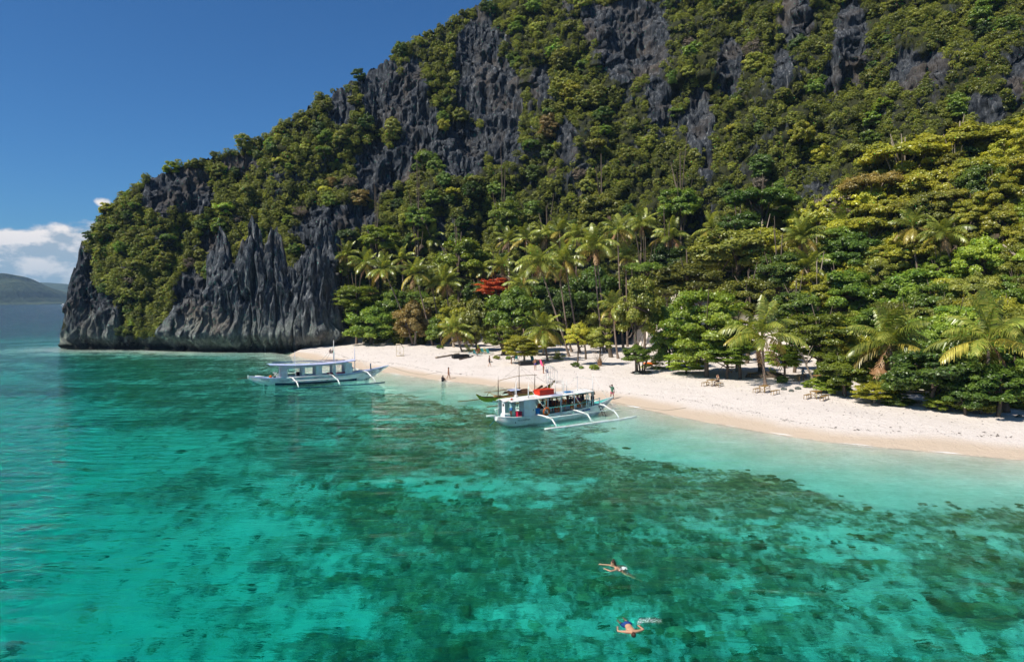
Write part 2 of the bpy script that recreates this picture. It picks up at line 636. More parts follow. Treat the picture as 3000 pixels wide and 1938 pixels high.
# ------------------------------------------------------------------ water
def build_water():
    M = Mat('sea_water')
    M.N.remove(M.b)
    g = M.N.new('ShaderNodeBsdfGlass')
    g.inputs['IOR'].default_value = 1.27
    g.inputs['Roughness'].default_value = 0.02
    g.inputs['Color'].default_value = (1, 1, 1, 1)
    c1 = M.coord((0.22, 0.62, 1))
    c2 = M.coord((0.55, 1.0, 1), (4, 7, 0))
    w1 = M.noise(c1, 1.0, 3, 0.5, 0.4)
    w2 = M.noise(c2, 2.3, 4, 0.55, 0.5)
    w3 = M.noise(c2, 0.12, 3, 0.5)
    amp = M.rng(w3, 0.35, 0.65, 0.35, 1.0)
    sx = M.N.new('ShaderNodeSeparateXYZ')
    M.L.new(M.coord(), sx.inputs[0])
    openw = M.rng(M.math('ADD', sx.outputs[0], M.math('MULTIPLY', M.noise(M.coord(), 0.05, 2), 10.0)), 0.0, -26.0, 0.26, 1.5, True)   # more swell away from the lee of the beach
    h = M.math('ADD', M.math('MULTIPLY', w1, openw), M.math('MULTIPLY', M.math('MULTIPLY', w2, 0.13), amp))
    M.L.new(M.bump(h, 0.85, 0.6), g.inputs['Normal'])
    M.L.new(g.outputs[0], M.out.inputs[0])
    va = M.N.new('ShaderNodeVolumeAbsorption')
    va.inputs['Color'].default_value = (0.0, 0.925, 0.905, 1)
    va.inputs['Density'].default_value = 0.5
    M.L.new(va.outputs[0], M.out.inputs['Volume'])
    xs = np.concatenate([-np.geomspace(20, 4900, 24)[::-1], [0], np.geomspace(20, 4900, 24)])
    ys = np.concatenate([-np.geomspace(5, 2300, 16)[::-1], [0], np.geomspace(10, 4900, 34)])
    X, Y = np.meshgrid(xs, ys)
    n, m = len(xs), len(ys)
    idx = np.arange(n * m).reshape(m, n)
    f = np.stack([idx[:-1, :-1], idx[:-1, 1:], idx[1:, 1:], idx[1:, :-1]], -1).reshape(-1, 4)
    o = mesh_np('sea_water', np.stack([X.ravel(), Y.ravel(), 0 * X.ravel()], 1), f, M.m, smooth=True)
    tag(o, 'clear turquoise sea water with fine ripples', kind='structure')
    return o


# ------------------------------------------------------------------ rock
def mat_rock(name='limestone', moss=True, lift=1.0):
    M = Mat(name)
    c = M.coord((1, 1, 0.22))
    ci = M.coord()
    streak = M.noise(c, 1.3, 8, 0.72, 0.25)
    fine = M.noise(c, 4.2, 6, 0.7)
    big = M.noise(ci, 0.09, 4, 0.6)
    col = M.ramp(streak, [(0.32, (0.009, 0.011, 0.014)), (0.47, (0.036, 0.043, 0.053)), (0.58, (0.090, 0.099, 0.110)), (0.72, (0.34, 0.345, 0.345))])
    col = M.mix(M.rng(big, 0.50, 0.68, 0, 0.5), col, M.mix(fine, (0.055, 0.044, 0.034), (0.24, 0.185, 0.13)))
    if lift != 1.0: col = M.mix(1.0, col, (lift, lift, lift * 0.97), 'MULTIPLY')
    z = M.pos_z()
    # wave-washed paler rock near the sea; its green tint paints light off the water
    low = M.math('MULTIPLY', M.rng(z, 2.5, 11.0, 1.0, 0.0), M.rng(M.noise(ci, 0.25, 5, 0.65), 0.36, 0.6))
    col = M.mix(M.math('MULTIPLY', low, 0.8), col, M.mix(fine, (0.11, 0.15, 0.125), (0.36, 0.38, 0.33)))
    col = M.mix(M.rng(z, 0.5, 1.6, 0.85, 0.0), col, (0.03, 0.032, 0.028))  # dark foot band paints the shade of the sea-level undercut
    if moss:
        veg = M.attr('veg')
        g = M.noise(ci, 0.8, 6, 0.7)
        gm = M.rng(M.math('ADD', M.math('MULTIPLY', veg, 0.5), M.math('MULTIPLY', g, 0.6)), 0.52, 0.64)
        col = M.mix(gm, col, M.mix(M.noise(ci, 2.5, 4), (0.016, 0.026, 0.010), (0.07, 0.07, 0.028)))
    h = M.math('ADD', M.math('MULTIPLY', streak, 1.0), M.math('MULTIPLY', fine, 0.35))
    return M.set(col, 0.92, M.bump(h, 1.0, 0.8), **{'Specular IOR Level': 0.15})


# bare rock patches seen in the photo: centre and radii in photo pixels (used only to decide where nothing grows)
BARE = [(1400, 200, 70, 150), (1470, 330, 60, 160), (1120, 270, 60, 110), (1210, 330, 45, 150), (1000, 320, 40, 60), (1270, 400, 30, 90), (1350, 440, 70, 90),
        (1180, 470, 45, 60), (1100, 500, 60, 90), (1020, 640, 90, 40), (1855, 120, 110, 120), (1760, 70, 60, 60), (2140, 200, 40, 90), (2050, 360, 45, 110),
        (2070, 470, 25, 60), (2660, 215, 50, 65), (2980, 230, 40, 80), (2880, 320, 70, 50), (2740, 200, 30, 50), (2490, 120, 50, 130), (2330, 60, 50, 80),
        (560, 560, 70, 70), (470, 570, 50, 70), (700, 480, 60, 25), (230, 850, 55, 140), (300, 940, 45, 90), (240, 1000, 90, 45), (560, 880, 60, 90),
        (620, 720, 30, 50), (940, 690, 60, 90), (1290, 700, 20, 60), (1930, 300, 40, 70), (2290, 200, 30, 60), (1660, 420, 30, 70), (1590, 250, 30, 60), (2440, 230, 30, 60)]


def bare_at(px):
    m = np.zeros(len(px))
    for x, y, a, b in BARE:
        d = ((px[:, 0] - x) / a) ** 2 + ((px[:, 1] - y) / b) ** 2
        m = np.maximum(m, 1 - sstep(0.6, 1.25, d))
    return m


def grid_normals(G):
    du = np.gradient(G, axis=1)
    dv = np.gradient(G, axis=0)
    n = np.cross(du, dv)
    n /= np.linalg.norm(n, axis=-1, keepdims=True) + 1e-9
    return n


def grid_obj(name, G, mat, attrs=None):
    r, c = G.shape[:2]
    idx = np.arange(r * c).reshape(r, c)
    f = np.stack([idx[:-1, :-1], idx[:-1, 1:], idx[1:, 1:], idx[1:, :-1]], -1).reshape(-1, 4)
    o = mesh_np(name, G.reshape(-1, 3), f, mat, smooth=False)
    for k, a in (attrs or {}).items():
        t = o.data.attributes.new(k, 'FLOAT', 'POINT')
        t.data.foreach_set('value', np.asarray(a, np.float32).ravel())
    return o


def build_hill():
    seg = np.linalg.norm(np.diff(_foot[:, :2], axis=0), axis=1) + 0.8 * np.linalg.norm(np.diff(_ridge, axis=0), axis=1)
    cum = np.concatenate([[0], np.cumsum(seg)])
    NC, NR, NB = 1000, 330, 34
    s = np.linspace(0, cum[-1], NC)
    u = np.interp(s, cum, np.arange(len(cum)))
    F, R = lerp_tab(u, _foot), lerp_tab(u, _ridge)
    F[:, 2] = np.where(F[:, 2] < 0.5, -2.5, F[:, 2] - 2.0)
    # ragged skyline
    rag = ridged(s / 9, 0 * s + 3, 0 * s, 3) * 1.6 + ridged(s / 2.6, 0 * s + 1, 0 * s, 2) * 0.9 - 1.6
    edge = sstep(0, 3, u)
    R[:, 2] += rag * edge
    t = np.linspace(0, 1, NR)[:, None]
    ss = np.broadcast_to(s[None], (NR, NC))
    tt = np.broadcast_to(t, (NR, NC))
    # terraces: steep walls and ledges that change along the hill
    hgt = (R[:, 2] - F[:, 2])[None]
    ter = fbm(ss / 38, tt * hgt / 13, 0 * ss + 5, 3)
    g = np.clip(tt ** 1.15 + 0.13 * ter * np.sin(math.pi * tt), 0, 1)
    G = np.empty((NR, NC, 3))
    G[..., 0] = F[None, :, 0] * (1 - g) + R[None, :, 0] * g
    G[..., 1] = F[None, :, 1] * (1 - g) + R[None, :, 1] * g
    G[..., 2] = F[None, :, 2] * (1 - tt) + R[None, :, 2] * tt
    # far side, falling away behind the skyline
    b = np.linspace(0, 1, NB + 1)[1:][:, None]
    B = np.empty((NB, NC, 3))
    B[..., 0] = R[None, :, 0] + 0 * b
    B[..., 1] = R[None, :, 1] + b * 34
    B[..., 2] = R[None, :, 2] - b ** 1.4 * (R[None, :, 2] + 3)
    G = np.concatenate([G, B], 0)
    n = -grid_normals(G)
    n[..., 2] *= 0.4
    flip = np.sign(-n[..., 1:2].mean())
    n = n * (flip if flip != 0 else 1)
    x, y, z = G[..., 0], G[..., 1], G[..., 2]
    d = ridged(x / 24, y / 24, z / 80, 2) * 5.0 - 2.6
    d += ridged(x / 8.5, y / 8.5, z / 42, 3) * 3.4 - 1.7
    d += ridged(x / 3.0, y / 3.0, z / 34, 2) * 2.1 - 0.7
    d += ridged(x / 1.3, y / 1.3, z / 17, 2) * 1.15 - 0.3 + fbm(x / 0.8, y / 0.8, z / 1.6, 2) * 0.3
    wgt = np.ones(G.shape[0])
    wgt[NR:] = np.linspace(0.8, 0.2, NB)
    w2 = sstep(0, 12, s)[None] * 0.75 + 0.25
    top = np.concatenate([1 - 0.75 * sstep(0.86, 1.0, np.linspace(0, 1, NR)), np.full(NB, 0.25)])
    d = d * wgt[:, None] * w2 * top[:, None]
    # wave-cut notch at sea level on the headland
    sea = (F[:, 2] < -1)[None]
    notch = np.where(sea, 3.0 * np.exp(-((z - 0.4) / 1.5) ** 2), 0)
    G = G + n * (d - notch)[..., None]
    # little peaks
    spik = np.maximum(0, ridged(x / 3.2, y / 3.2, z / 40, 2) - 0.35) * 2.6
    G[..., 2] += spik * np.concatenate([0.25 + 0.75 * sstep(0.75, 1, np.linspace(0, 1, NR)), np.linspace(1, 0.1, NB)])[:, None] * w2
    px = project(G.reshape(-1, 3))
    bare = bare_at(px).reshape(G.shape[:2])
    nn = grid_normals(G)
    slope = np.abs(nn[..., 2])
    veg = np.clip(0.72 + 0.6 * fbm(x / 11, y / 11, z / 15, 3) + 0.25 * (slope - 0.4) - 0.95 * bare, 0, 1)
    veg = np.where(z < 3, veg * sstep(1.5, 4, z), veg)
    o = grid_obj('limestone_hill', G, mat_rock(), {'veg': veg})
    tag(o, 'steep dark limestone hill with fluted cliffs rising behind the beach', kind='structure')
    return G[:NR], veg[:NR], nn[:NR]


def build_outcrop(name, label, pts, spikes, base_h, seed, back=9.0):
    """A wall of fluted rock with needle tops. pts: (px, depth) along its foot; spikes: (px, top row, half-width px)."""
    P = np.array([[(p - CXP) / FPX * d, d] for p, d in pts])
    cols = np.array([p for p, d in pts], float)
    seg = np.linalg.norm(np.diff(P, axis=0), axis=1)
    cum = np.concatenate([[0], np.cumsum(seg)])
    NC = int(cum[-1] / 0.16)
    s = np.linspace(0, cum[-1], NC)
    fx, fy, pc = (np.interp(s, cum, a) for a in (P[:, 0], P[:, 1], cols))
    topz = np.interp(pc, [b[0] for b in base_h], [at(b[0], b[1], 158).z for b in base_h])
    for px, row, hw in spikes:
        zt = at(px, row, 158).z
        prof = zt - (np.abs(pc - px) / hw) ** 2.2 * (zt * 0.30)
        topz = np.maximum(topz, prof)
    topz = topz + (ridged(s / 1.5, 0 * s + seed, 0 * s, 3) - 0.5) * 2.2 + fbm(s / 0.5, 0 * s + seed, 0 * s, 2) * 0.5
    endw = np.minimum(sstep(0, 3, s), sstep(0, 3, cum[-1] - s))
    topz = topz * (0.55 + 0.45 * endw)
    NR, NB = 190, 70
    t = np.linspace(0, 1, NR)[:, None]
    z = -2.5 + (topz[None] + 2.5) * t
    lean = (t ** 1.6) * 3.0
    G = np.empty((NR, NC, 3))
    G[..., 0] = fx[None] + 0 * t
    G[..., 1] = fy[None] + lean + (1 - endw)[None] * 5
    G[..., 2] = z
    b = np.linspace(0, 1, NB + 1)[1:][:, None]
    B = np.empty((NB, NC, 3))
    B[..., 0] = fx[None] + 0 * b
    B[..., 1] = fy[None] + 3.0 + b * back + (1 - endw)[None] * 5
    B[..., 2] = topz[None] - b ** 0.8 * (topz[None] + 2.5)
    G = np.concatenate([G, B], 0)
    n = grid_normals(G)
    n[..., 2] *= 0.25
    if n[:NR, :, 1].mean() > 0: n = -n
    x, y, z = G[..., 0], G[..., 1], G[..., 2]
    sgn = 1.0
    d = ridged(x / 6 + seed, y / 6, z / 30, 2) * 2.4 - 1.2 + ridged(x / 2.2 + seed, y / 2.2, z / 18, 3) * 2.0 - 0.8 + ridged(x / 0.85, y / 0.85, z / 6, 2) * 0.7
    d += fbm(x / 0.9, y / 0.9, z / 0.9, 3) * 0.3
    crack = np.maximum(0, ridged(x / 3.3 + 9 + seed, y / 3.3, z / 45, 1) - 0.8) * 9
    topf = np.concatenate([1 - 0.6 * sstep(0.8, 1, np.linspace(0, 1, NR)), np.full(NB, 0.4)])[:, None]
    wz = z + 1.2 * fbm(x / 4, y / 4, z / 4 + seed, 3)
    notch = 3.0 * np.exp(-((wz - 0.4) / 1.5) ** 2) - 1.5 * np.exp(-((wz - 4.2) / 1.6) ** 2)
    G = G + n * ((d - crack) * topf - notch * (np.arange(NR + NB) < NR)[:, None])[..., None]
    veg = np.clip(0.12 + 0.5 * fbm(x / 5, y / 5, z / 5, 3), 0, 1) * sstep(3, 8, z)
    o = grid_obj(name, G, ROCK_BARE, {'veg': veg})
    tag(o, label, kind='structure')
    return G[:NR]


def build_far_hills():
    M = Mat('distant_forest')
    c = M.coord()
    n = M.noise(c, 0.018, 8, 0.68)
    col = M.ramp(n, [(0.35, (0.018, 0.035, 0.016)), (0.52, (0.045, 0.075, 0.028)), (0.66, (0.09, 0.11, 0.045))])
    M.set(col, 0.95, M.bump(M.noise(c, 0.05, 6, 0.7), 1.0, 14.0))

    def ridge_mass(name, label, pts, D, depth, seed):
        X = np.array([at(p, r, D).x for p, r in pts])
        Z = np.array([at(p, r, D).z for p, r in pts])
        xs = np.linspace(X[0], X[-1], 320)
        zz = np.interp(xs, X, Z)
        zz = zz + fbm(xs / 160, 0 * xs + seed, 0 * xs, 4) * 9 + fbm(xs / 22, 0 * xs + seed, 0 * xs, 3) * 3.5
        v = np.linspace(-1, 1, 90)[:, None]
        prof = np.maximum(1 - np.abs(v) ** 1.5, 0)
        G = np.empty((90, 320, 3))
        G[..., 0] = xs[None]
        G[..., 1] = D + v * depth
        rel = fbm(G[..., 0] / 150, G[..., 1] / 150, 0 * G[..., 0] + seed, 5)
        G[..., 2] = -6 + (np.maximum(zz[None], -5) + 6) * prof * (1 + 0.22 * rel * (1 - prof ** 4)) + rel * 7 * prof * (1 - prof ** 4)
        o = grid_obj(name, G, M.m)
        tag(o, label, kind='structure')

    ridge_mass('distant_hill', 'hazy forested hill with a rounded peak across the bay',
               [(-900, 885), (-620, 800), (-380, 760), (-160, 790), (-60, 815), (0, 806), (8, 800), (18, 803), (30, 816), (45, 822), (58, 826), (75, 838), (95, 852), (110, 870), (128, 884), (150, 889), (170, 892)], 2350, 420, 1.0)
    ridge_mass('distant_ridge', 'pale hazy long ridge behind the rounded hill across the bay',
               [(-1500, 850), (-700, 835), (-200, 830), (60, 827), (110, 826), (160, 828), (215, 833), (400, 845), (700, 850), (1200, 862), (1500, 889)], 4000, 700, 5.0)


def build_haze():
    M = Mat('haze_air')
    M.N.remove(M.b)
    v = M.N.new('ShaderNodeVolumePrincipled')
    v.inputs['Color'].default_value = (0.42, 0.68, 1.0, 1)
    v.inputs['Density'].default_value = 0.00009
    v.inputs['Anisotropy'].default_value = 0.1
    M.L.new(v.outputs[0], M.out.inputs['Volume'])
    o = MB().box((0, 1250, 90), (10600, 8000, 260)).build('haze', M.m)
    tag(o, 'thin blue sea haze over the whole bay', kind='stuff')


def coral_heads():
    """Rounded coral heads and rubble standing on the reef, as one mass."""
    src = bpy.data.collections.new('coral_sources')
    M = Mat('coral')
    oi = M.N.new('ShaderNodeObjectInfo')
    n = M.noise(M.coord(), 2.2, 5, 0.7)
    f = M.math('ADD', M.math('MULTIPLY', oi.outputs['Random'], 0.75), M.math('MULTIPLY', n, 0.35))
    M.set(M.ramp(f, [(0.12, (0.050, 0.080, 0.042)), (0.38, (0.085, 0.110, 0.045)), (0.60, (0.20, 0.19, 0.08)), (0.80, (0.40, 0.36, 0.20)), (1.0, (0.68, 0.64, 0.50))]), 0.9, M.bump(n, 0.8, 0.15))
    for k in range(6):
        mb = MB().ball((0, 0, 0), (1, 0.85, 0.5), 16, 9)
        v = np.array([list(p) for p in mb.v])
        v *= (1 + 1.1 * fbm(v[:, 0] * 1.7 + k * 7, v[:, 1] * 1.7, v[:, 2] * 1.7, 3))[:, None]
        me = bpy.data.meshes.new('coral')
        me.from_pydata([tuple(p) for p in v], [], mb.f)
        me.update()
        me.materials.append(M.m)
        src.objects.link(bpy.data.objects.new('coral', me))
    rng = np.random.default_rng(41)
    P = np.stack([rng.uniform(-75, 42, 90000), rng.uniform(18, 130, 90000)], 1)
    P = P[np.abs(P[:, 0]) < P[:, 1] * 0.85 + 4]
    sd = shore_sd(P)
    P, sd = P[sd < -6], sd[sd < -6]
    r = reef_amount(P, sd)
    cl = fbm(P[:, 0] / 2.4, P[:, 1] / 2.4, 0 * sd + 3, 3)
    keep = rng.uniform(0, 1, len(P)) < np.clip((r - 0.22) * 0.8 + cl * 1.3 * r, 0, 1)
    P, sd = P[keep][:26000], sd[keep][:26000]
    R = np.clip(rng.lognormal(-1.85, 0.48, len(P)), 0.06, 0.42)
    z = ground_z(P, sd)
    R = np.minimum(R, -z * 0.55)
    scatter('coral_heads', 'brown and olive coral heads scattered over the sea floor', np.column_stack([P, z + 0.05]), R, src)


def scatter(name, label, P, R, src):
    """Copies of the sources standing at the points P with size R, as one mass nobody could count."""
    me = bpy.data.meshes.new(name)
    me.vertices.add(len(P))
    me.vertices.foreach_set('co', np.ascontiguousarray(P, np.float32).ravel())
    a = me.attributes.new('size', 'FLOAT', 'POINT')
    a.data.foreach_set('value', np.asarray(R, np.float32))
    me.update()
    o = bpy.data.objects.new(name, me)
    COL.objects.link(o)
    ng = bpy.data.node_groups.new(name, 'GeometryNodeTree')
    ng.interface.new_socket('Geometry', in_out='INPUT', socket_type='NodeSocketGeometry')
    ng.interface.new_socket('Geometry', in_out='OUTPUT', socket_type='NodeSocketGeometry')
    N, L = ng.nodes, ng.links
    gi, go = N.new('NodeGroupInput'), N.new('NodeGroupOutput')
    ci = N.new('GeometryNodeCollectionInfo')
    ci.inputs['Collection'].default_value = src
    ci.inputs['Separate Children'].default_value = True
    ip = N.new('GeometryNodeInstanceOnPoints')
    ip.inputs['Pick Instance'].default_value = True
    na = N.new('GeometryNodeInputNamedAttribute')
    na.data_type = 'FLOAT'
    na.inputs['Name'].default_value = 'size'
    rv = N.new('FunctionNodeRandomValue')
    rv.data_type = 'FLOAT_VECTOR'
    rv.inputs[0].default_value = (-0.25, -0.25, 0)
    rv.inputs[1].default_value = (0.25, 0.25, 6.283)
    e2r = N.new('FunctionNodeEulerToRotation')
    L.new(rv.outputs[0], e2r.inputs[0])
    L.new(gi.outputs[0], ip.inputs['Points'])
    L.new(ci.outputs[0], ip.inputs['Instance'])
    L.new(e2r.outputs[0], ip.inputs['Rotation'])
    L.new(na.outputs[0], ip.inputs['Scale'])
    L.new(ip.outputs[0], go.inputs[0])
    m = o.modifiers.new('scatter', 'NODES')
    m.node_group = ng
    return tag(o, label, kind='stuff')


ground = build_ground()
coral_heads()
water = build_water()
ROCK_BARE = mat_rock('limestone_bare', True, 1.45)
HILL, HILL_VEG, HILL_N = build_hill()
OUT1 = build_outcrop('limestone_outcrop', 'sea-washed wall of fluted grey limestone with needle spires at the end of the beach',
                     [(452, 158), (500, 154.5), (600, 152), (720, 151), (850, 152), (940, 153.5), (975, 157), (985, 163)],
                     [(730, 646, 30), (742, 668, 22), (793, 660, 26), (806, 690, 20), (632, 790, 28), (612, 815, 20), (690, 742, 26), (668, 775, 18), (560, 850, 26), (532, 880, 18), (905, 716, 24), (940, 742, 22), (922, 735, 14), (845, 790, 26), (862, 812, 16), (880, 760, 18), (770, 735, 20), (712, 700, 14), (505, 905, 18), (966, 775, 16)],
                     [(452, 990), (500, 900), (560, 880), (620, 830), (700, 800), (800, 800), (860, 830), (930, 780), (985, 840)], 2.0)
OUT2 = build_outcrop('rock_needles', 'dark rock needles standing behind the sea-washed limestone wall',
                     [(560, 160), (640, 158), (760, 160), (900, 160), (960, 161), (1010, 166)],
                     [(636, 668, 22), (650, 700, 16), (942, 626, 26), (925, 660, 18), (960, 655, 16), (700, 700, 20), (980, 690, 18), (610, 730, 16)],
                     [(560, 900), (640, 790), (760, 800), (850, 780), (900, 720), (1010, 830)], 7.0)
build_far_hills()
build_haze()
# ------------------------------------------------------------------ leaves
def mat_leaf(name, c0, c1, c2, trans=0.42, gloss=0.42):
    """Leaf colour drifts from tree to tree, from clump to clump and from leaf to leaf."""
    M = Mat(name)
    lv = M.attr('leaf_tone')
    oi = M.N.new('ShaderNodeObjectInfo')
    n = M.noise(M.coord((1, 1, 1)), 1.1, 3, 0.6)
    f = M.math('ADD', M.math('MULTIPLY', lv, 0.50), M.math('ADD', M.math('MULTIPLY', n, 0.45), M.math('MULTIPLY', oi.outputs['Random'], 0.35)))
    col = M.ramp(f, [(0.32, c0), (0.62, c1), (0.98, c2)])
    hs = M.N.new('ShaderNodeHueSaturation')
    M.L.new(M.rng(oi.outputs['Random'], 0, 1, 0.478, 0.512), hs.inputs['Hue'])
    M.L.new(M.rng(M.math('FRACT', M.math('MULTIPLY', oi.outputs['Random'], 7.31)), 0, 1, 0.85, 1.4), hs.inputs['Value'])
    M.L.new(col, hs.inputs['Color'])
    col = hs.outputs[0]
    M.N.remove(M.b)
    d = M.N.new('ShaderNodeBsdfDiffuse')
    t = M.N.new('ShaderNodeBsdfTranslucent')
    g = M.N.new('ShaderNodeBsdfGlossy')
    g.inputs['Roughness'].default_value = gloss
    g.inputs['Color'].default_value = (0.9, 0.95, 0.85, 1)
    M.L.new(col, d.inputs[0])
    M.L.new(M.mix(1.0, col, (1.25, 1.15, 0.55), 'MULTIPLY'), t.inputs[0])
    a = M.N.new('ShaderNodeMixShader')
    a.inputs[0].default_value = trans
    M.L.new(d.outputs[0], a.inputs[1])
    M.L.new(t.outputs[0], a.inputs[2])
    b = M.N.new('ShaderNodeMixShader')
    b.inputs[0].default_value = 0.045
    M.L.new(a.outputs[0], b.inputs[1])
    M.L.new(g.outputs[0], b.inputs[2])
    M.L.new(b.outputs[0], M.out.inputs[0])
    return M.m


LEAF = {
    'dark': mat_leaf('leaf_dark_green', (0.028, 0.065, 0.013), (0.069, 0.136, 0.020), (0.174, 0.253, 0.033)),
    'mid': mat_leaf('leaf_green', (0.051, 0.111, 0.017), (0.128, 0.220, 0.026), (0.291, 0.375, 0.042)),
    'bright': mat_leaf('leaf_bright_green', (0.085, 0.150, 0.014), (0.200, 0.285, 0.024), (0.360, 0.420, 0.045)),
    'yellow': mat_leaf('leaf_yellow_green', (0.130, 0.165, 0.018), (0.310, 0.330, 0.032), (0.560, 0.530, 0.060)),
    'olive': mat_leaf('leaf_olive', (0.085, 0.112, 0.020), (0.205, 0.240, 0.036), (0.410, 0.410, 0.070)),
    'ochre': mat_leaf('leaf_ochre', (0.110, 0.095, 0.026), (0.260, 0.205, 0.055), (0.460, 0.360, 0.110)),
    'red': mat_leaf('leaf_red', (0.200, 0.020, 0.008), (0.420, 0.060, 0.016), (0.560, 0.180, 0.040)),
    'lime': mat_leaf('leaf_lemon', (0.170, 0.200, 0.020), (0.340, 0.340, 0.030), (0.520, 0.470, 0.050)),
    'palm': mat_leaf('palm_leaf', (0.062, 0.105, 0.018), (0.165, 0.220, 0.032), (0.400, 0.400, 0.080), 0.35, 0.34),
    'palm_yellow': mat_leaf('palm_leaf_yellow', (0.150, 0.135, 0.022), (0.290, 0.245, 0.040), (0.430, 0.350, 0.075), 0.25, 0.36),
    'palm_dead': mat_leaf('palm_leaf_dead', (0.171, 0.093, 0.037), (0.341, 0.194, 0.085), (0.527, 0.326, 0.171), 0.2, 0.6),
    'twig': mat_leaf('dry_twigs', (0.090, 0.070, 0.050), (0.170, 0.130, 0.095), (0.260, 0.210, 0.160), 0.05, 0.8),
}


def mat_bark(name, a, b, rings=False):
    M = Mat(name)
    c = M.coord((1, 1, 0.35))
    n = M.noise(c, 7, 6, 0.7)
    col = M.mix(M.rng(n, 0.3, 0.7), a, b)
    h = n
    if rings:
        w = M.N.new('ShaderNodeTexWave')
        w.bands_direction = 'Z'
        w.inputs['Scale'].default_value = 1.9
        w.inputs['Distortion'].default_value = 1.4
        M.L.new(M.coord(), w.inputs['Vector'])
        col = M.mix(M.math('MULTIPLY', w.outputs['Fac'], 0.35), col, tuple(x * 0.55 for x in a))
        h = w.outputs['Fac']
    return M.set(col, 0.9, M.bump(h, 0.8, 0.04), **{'Specular IOR Level': 0.15})


BARK = mat_bark('bark_brown', (0.060, 0.045, 0.032), (0.17, 0.135, 0.10))
BARK_PALE = mat_bark('bark_pale', (0.19, 0.15, 0.11), (0.38, 0.32, 0.25))
BARK_PALM = mat_bark('bark_palm', (0.17, 0.125, 0.095), (0.34, 0.26, 0.20), True)
WOOD_DRY = mat_bark('driftwood', (0.20, 0.155, 0.115), (0.42, 0.35, 0.28))


def leaf_quads(P, Nrm, size, rng, long=1.7):
    """One bent diamond leaf at each point."""
    n = len(P)
    r = rng.normal(size=(n, 3))
    a = np.cross(Nrm, r)
    a /= np.linalg.norm(a, axis=1)[:, None] + 1e-9
    b = np.cross(Nrm, a)
    s = (size * rng.uniform(0.65, 1.35, n))[:, None]
    la, lb = a * s * long * 0.5, b * s * 0.5
    lift = Nrm * s * 0.16
    V = np.stack([P - la, P - lb + lift, P + la - lift, P + lb + lift], 1).reshape(-1, 3)
    F = np.arange(4 * n).reshape(n, 4)
    T = np.repeat(rng.uniform(0, 1, n), 4)
    return V, F, T


def crown_arrays(seed, nleaf, leaf, style='round', ncl=64):
    """Leaves of a crown of radius about one, gathered in clumps with gaps between."""
    rng = np.random.default_rng(seed)
    C, R = [], []
    if style == 'round':
        k = 0
        while len(C) < ncl:
            p = rng.normal(size=3)
            p /= np.linalg.norm(p)
            if p[2] < -0.8: continue
            rad = rng.uniform(0.30, 0.80) ** 0.7
            C.append(p * rad * np.array([1, 1, 0.95]))
            R.append(rng.uniform(0.13, 0.25))
    elif style == 'tiers':
        for zt in np.linspace(-0.75, 0.75, 7):
            w = math.sqrt(max(0.05, 1 - (zt * 0.95) ** 2))
            for j in range(int(5 + 10 * w)):
                th = rng.uniform(0, 2 * math.pi)
                q = w * rng.uniform(0.25, 0.95)
                C.append(np.array([math.cos(th) * q, math.sin(th) * q, zt + rng.normal(0, 0.06)]))
                R.append(rng.uniform(0.15, 0.28))
    elif style == 'umbrella':
        for j in range(ncl):
            th, q = rng.uniform(0, 2 * math.pi), math.sqrt(rng.uniform(0, 1)) * 0.95
            C.append(np.array([math.cos(th) * q, math.sin(th) * q, 0.55 * math.sqrt(1 - q * q * 0.9) + rng.normal(0, 0.10)]))
            R.append(rng.uniform(0.13, 0.24))
        for j in range(6):
            th, q = rng.uniform(0, 2 * math.pi), rng.uniform(0.2, 0.7)
            C.append(np.array([math.cos(th) * q, math.sin(th) * q, rng.uniform(-0.4, 0.1)]))
            R.append(rng.uniform(0.15, 0.25))
    C, R = np.array(C), np.array(R)
    w = R ** 2.2
    ci = rng.choice(len(C), nleaf, p=w / w.sum())
    d = rng.normal(size=(nleaf, 3))
    d /= np.linalg.norm(d, axis=1)[:, None]
    d[:, 2] = np.where(d[:, 2] < -0.3, -d[:, 2] * 0.7, d[:, 2])
    flat = np.array([1.1, 1.1, 0.7]) if style == 'tiers' else np.array([1, 1, 0.9])
    P = C[ci] + d * flat * (R[ci] * rng.uniform(0.45, 1.08, nleaf) ** 0.6)[:, None]
    # a few loose sprays outside the clumps
    k = nleaf // 14
    P[:k] *= rng.uniform(1.02, 1.18, (k, 1))
    Nn = d * 0.85 + P * 0.45 + rng.normal(size=(nleaf, 3)) * 0.6 + np.array([0, -0.1, 0.22])
    Nn /= np.linalg.norm(Nn, axis=1)[:, None]
    V, F, T = leaf_quads(P, Nn, leaf, rng)
    tone = np.repeat(rng.uniform(0, 1, len(C))[ci], 4) * 0.45 + T * 0.55
    return V, F, tone, C


def crown_mesh(name, seed, nleaf, leaf, style, mat):
    V, F, T, C = crown_arrays(seed, nleaf, leaf, style)
    me = mesh_np(name, V, F, mat, link=False)
    a = me.attributes.new('leaf_tone', 'FLOAT', 'POINT')
    a.data.foreach_set('value', T.astype(np.float32))
    return me, C


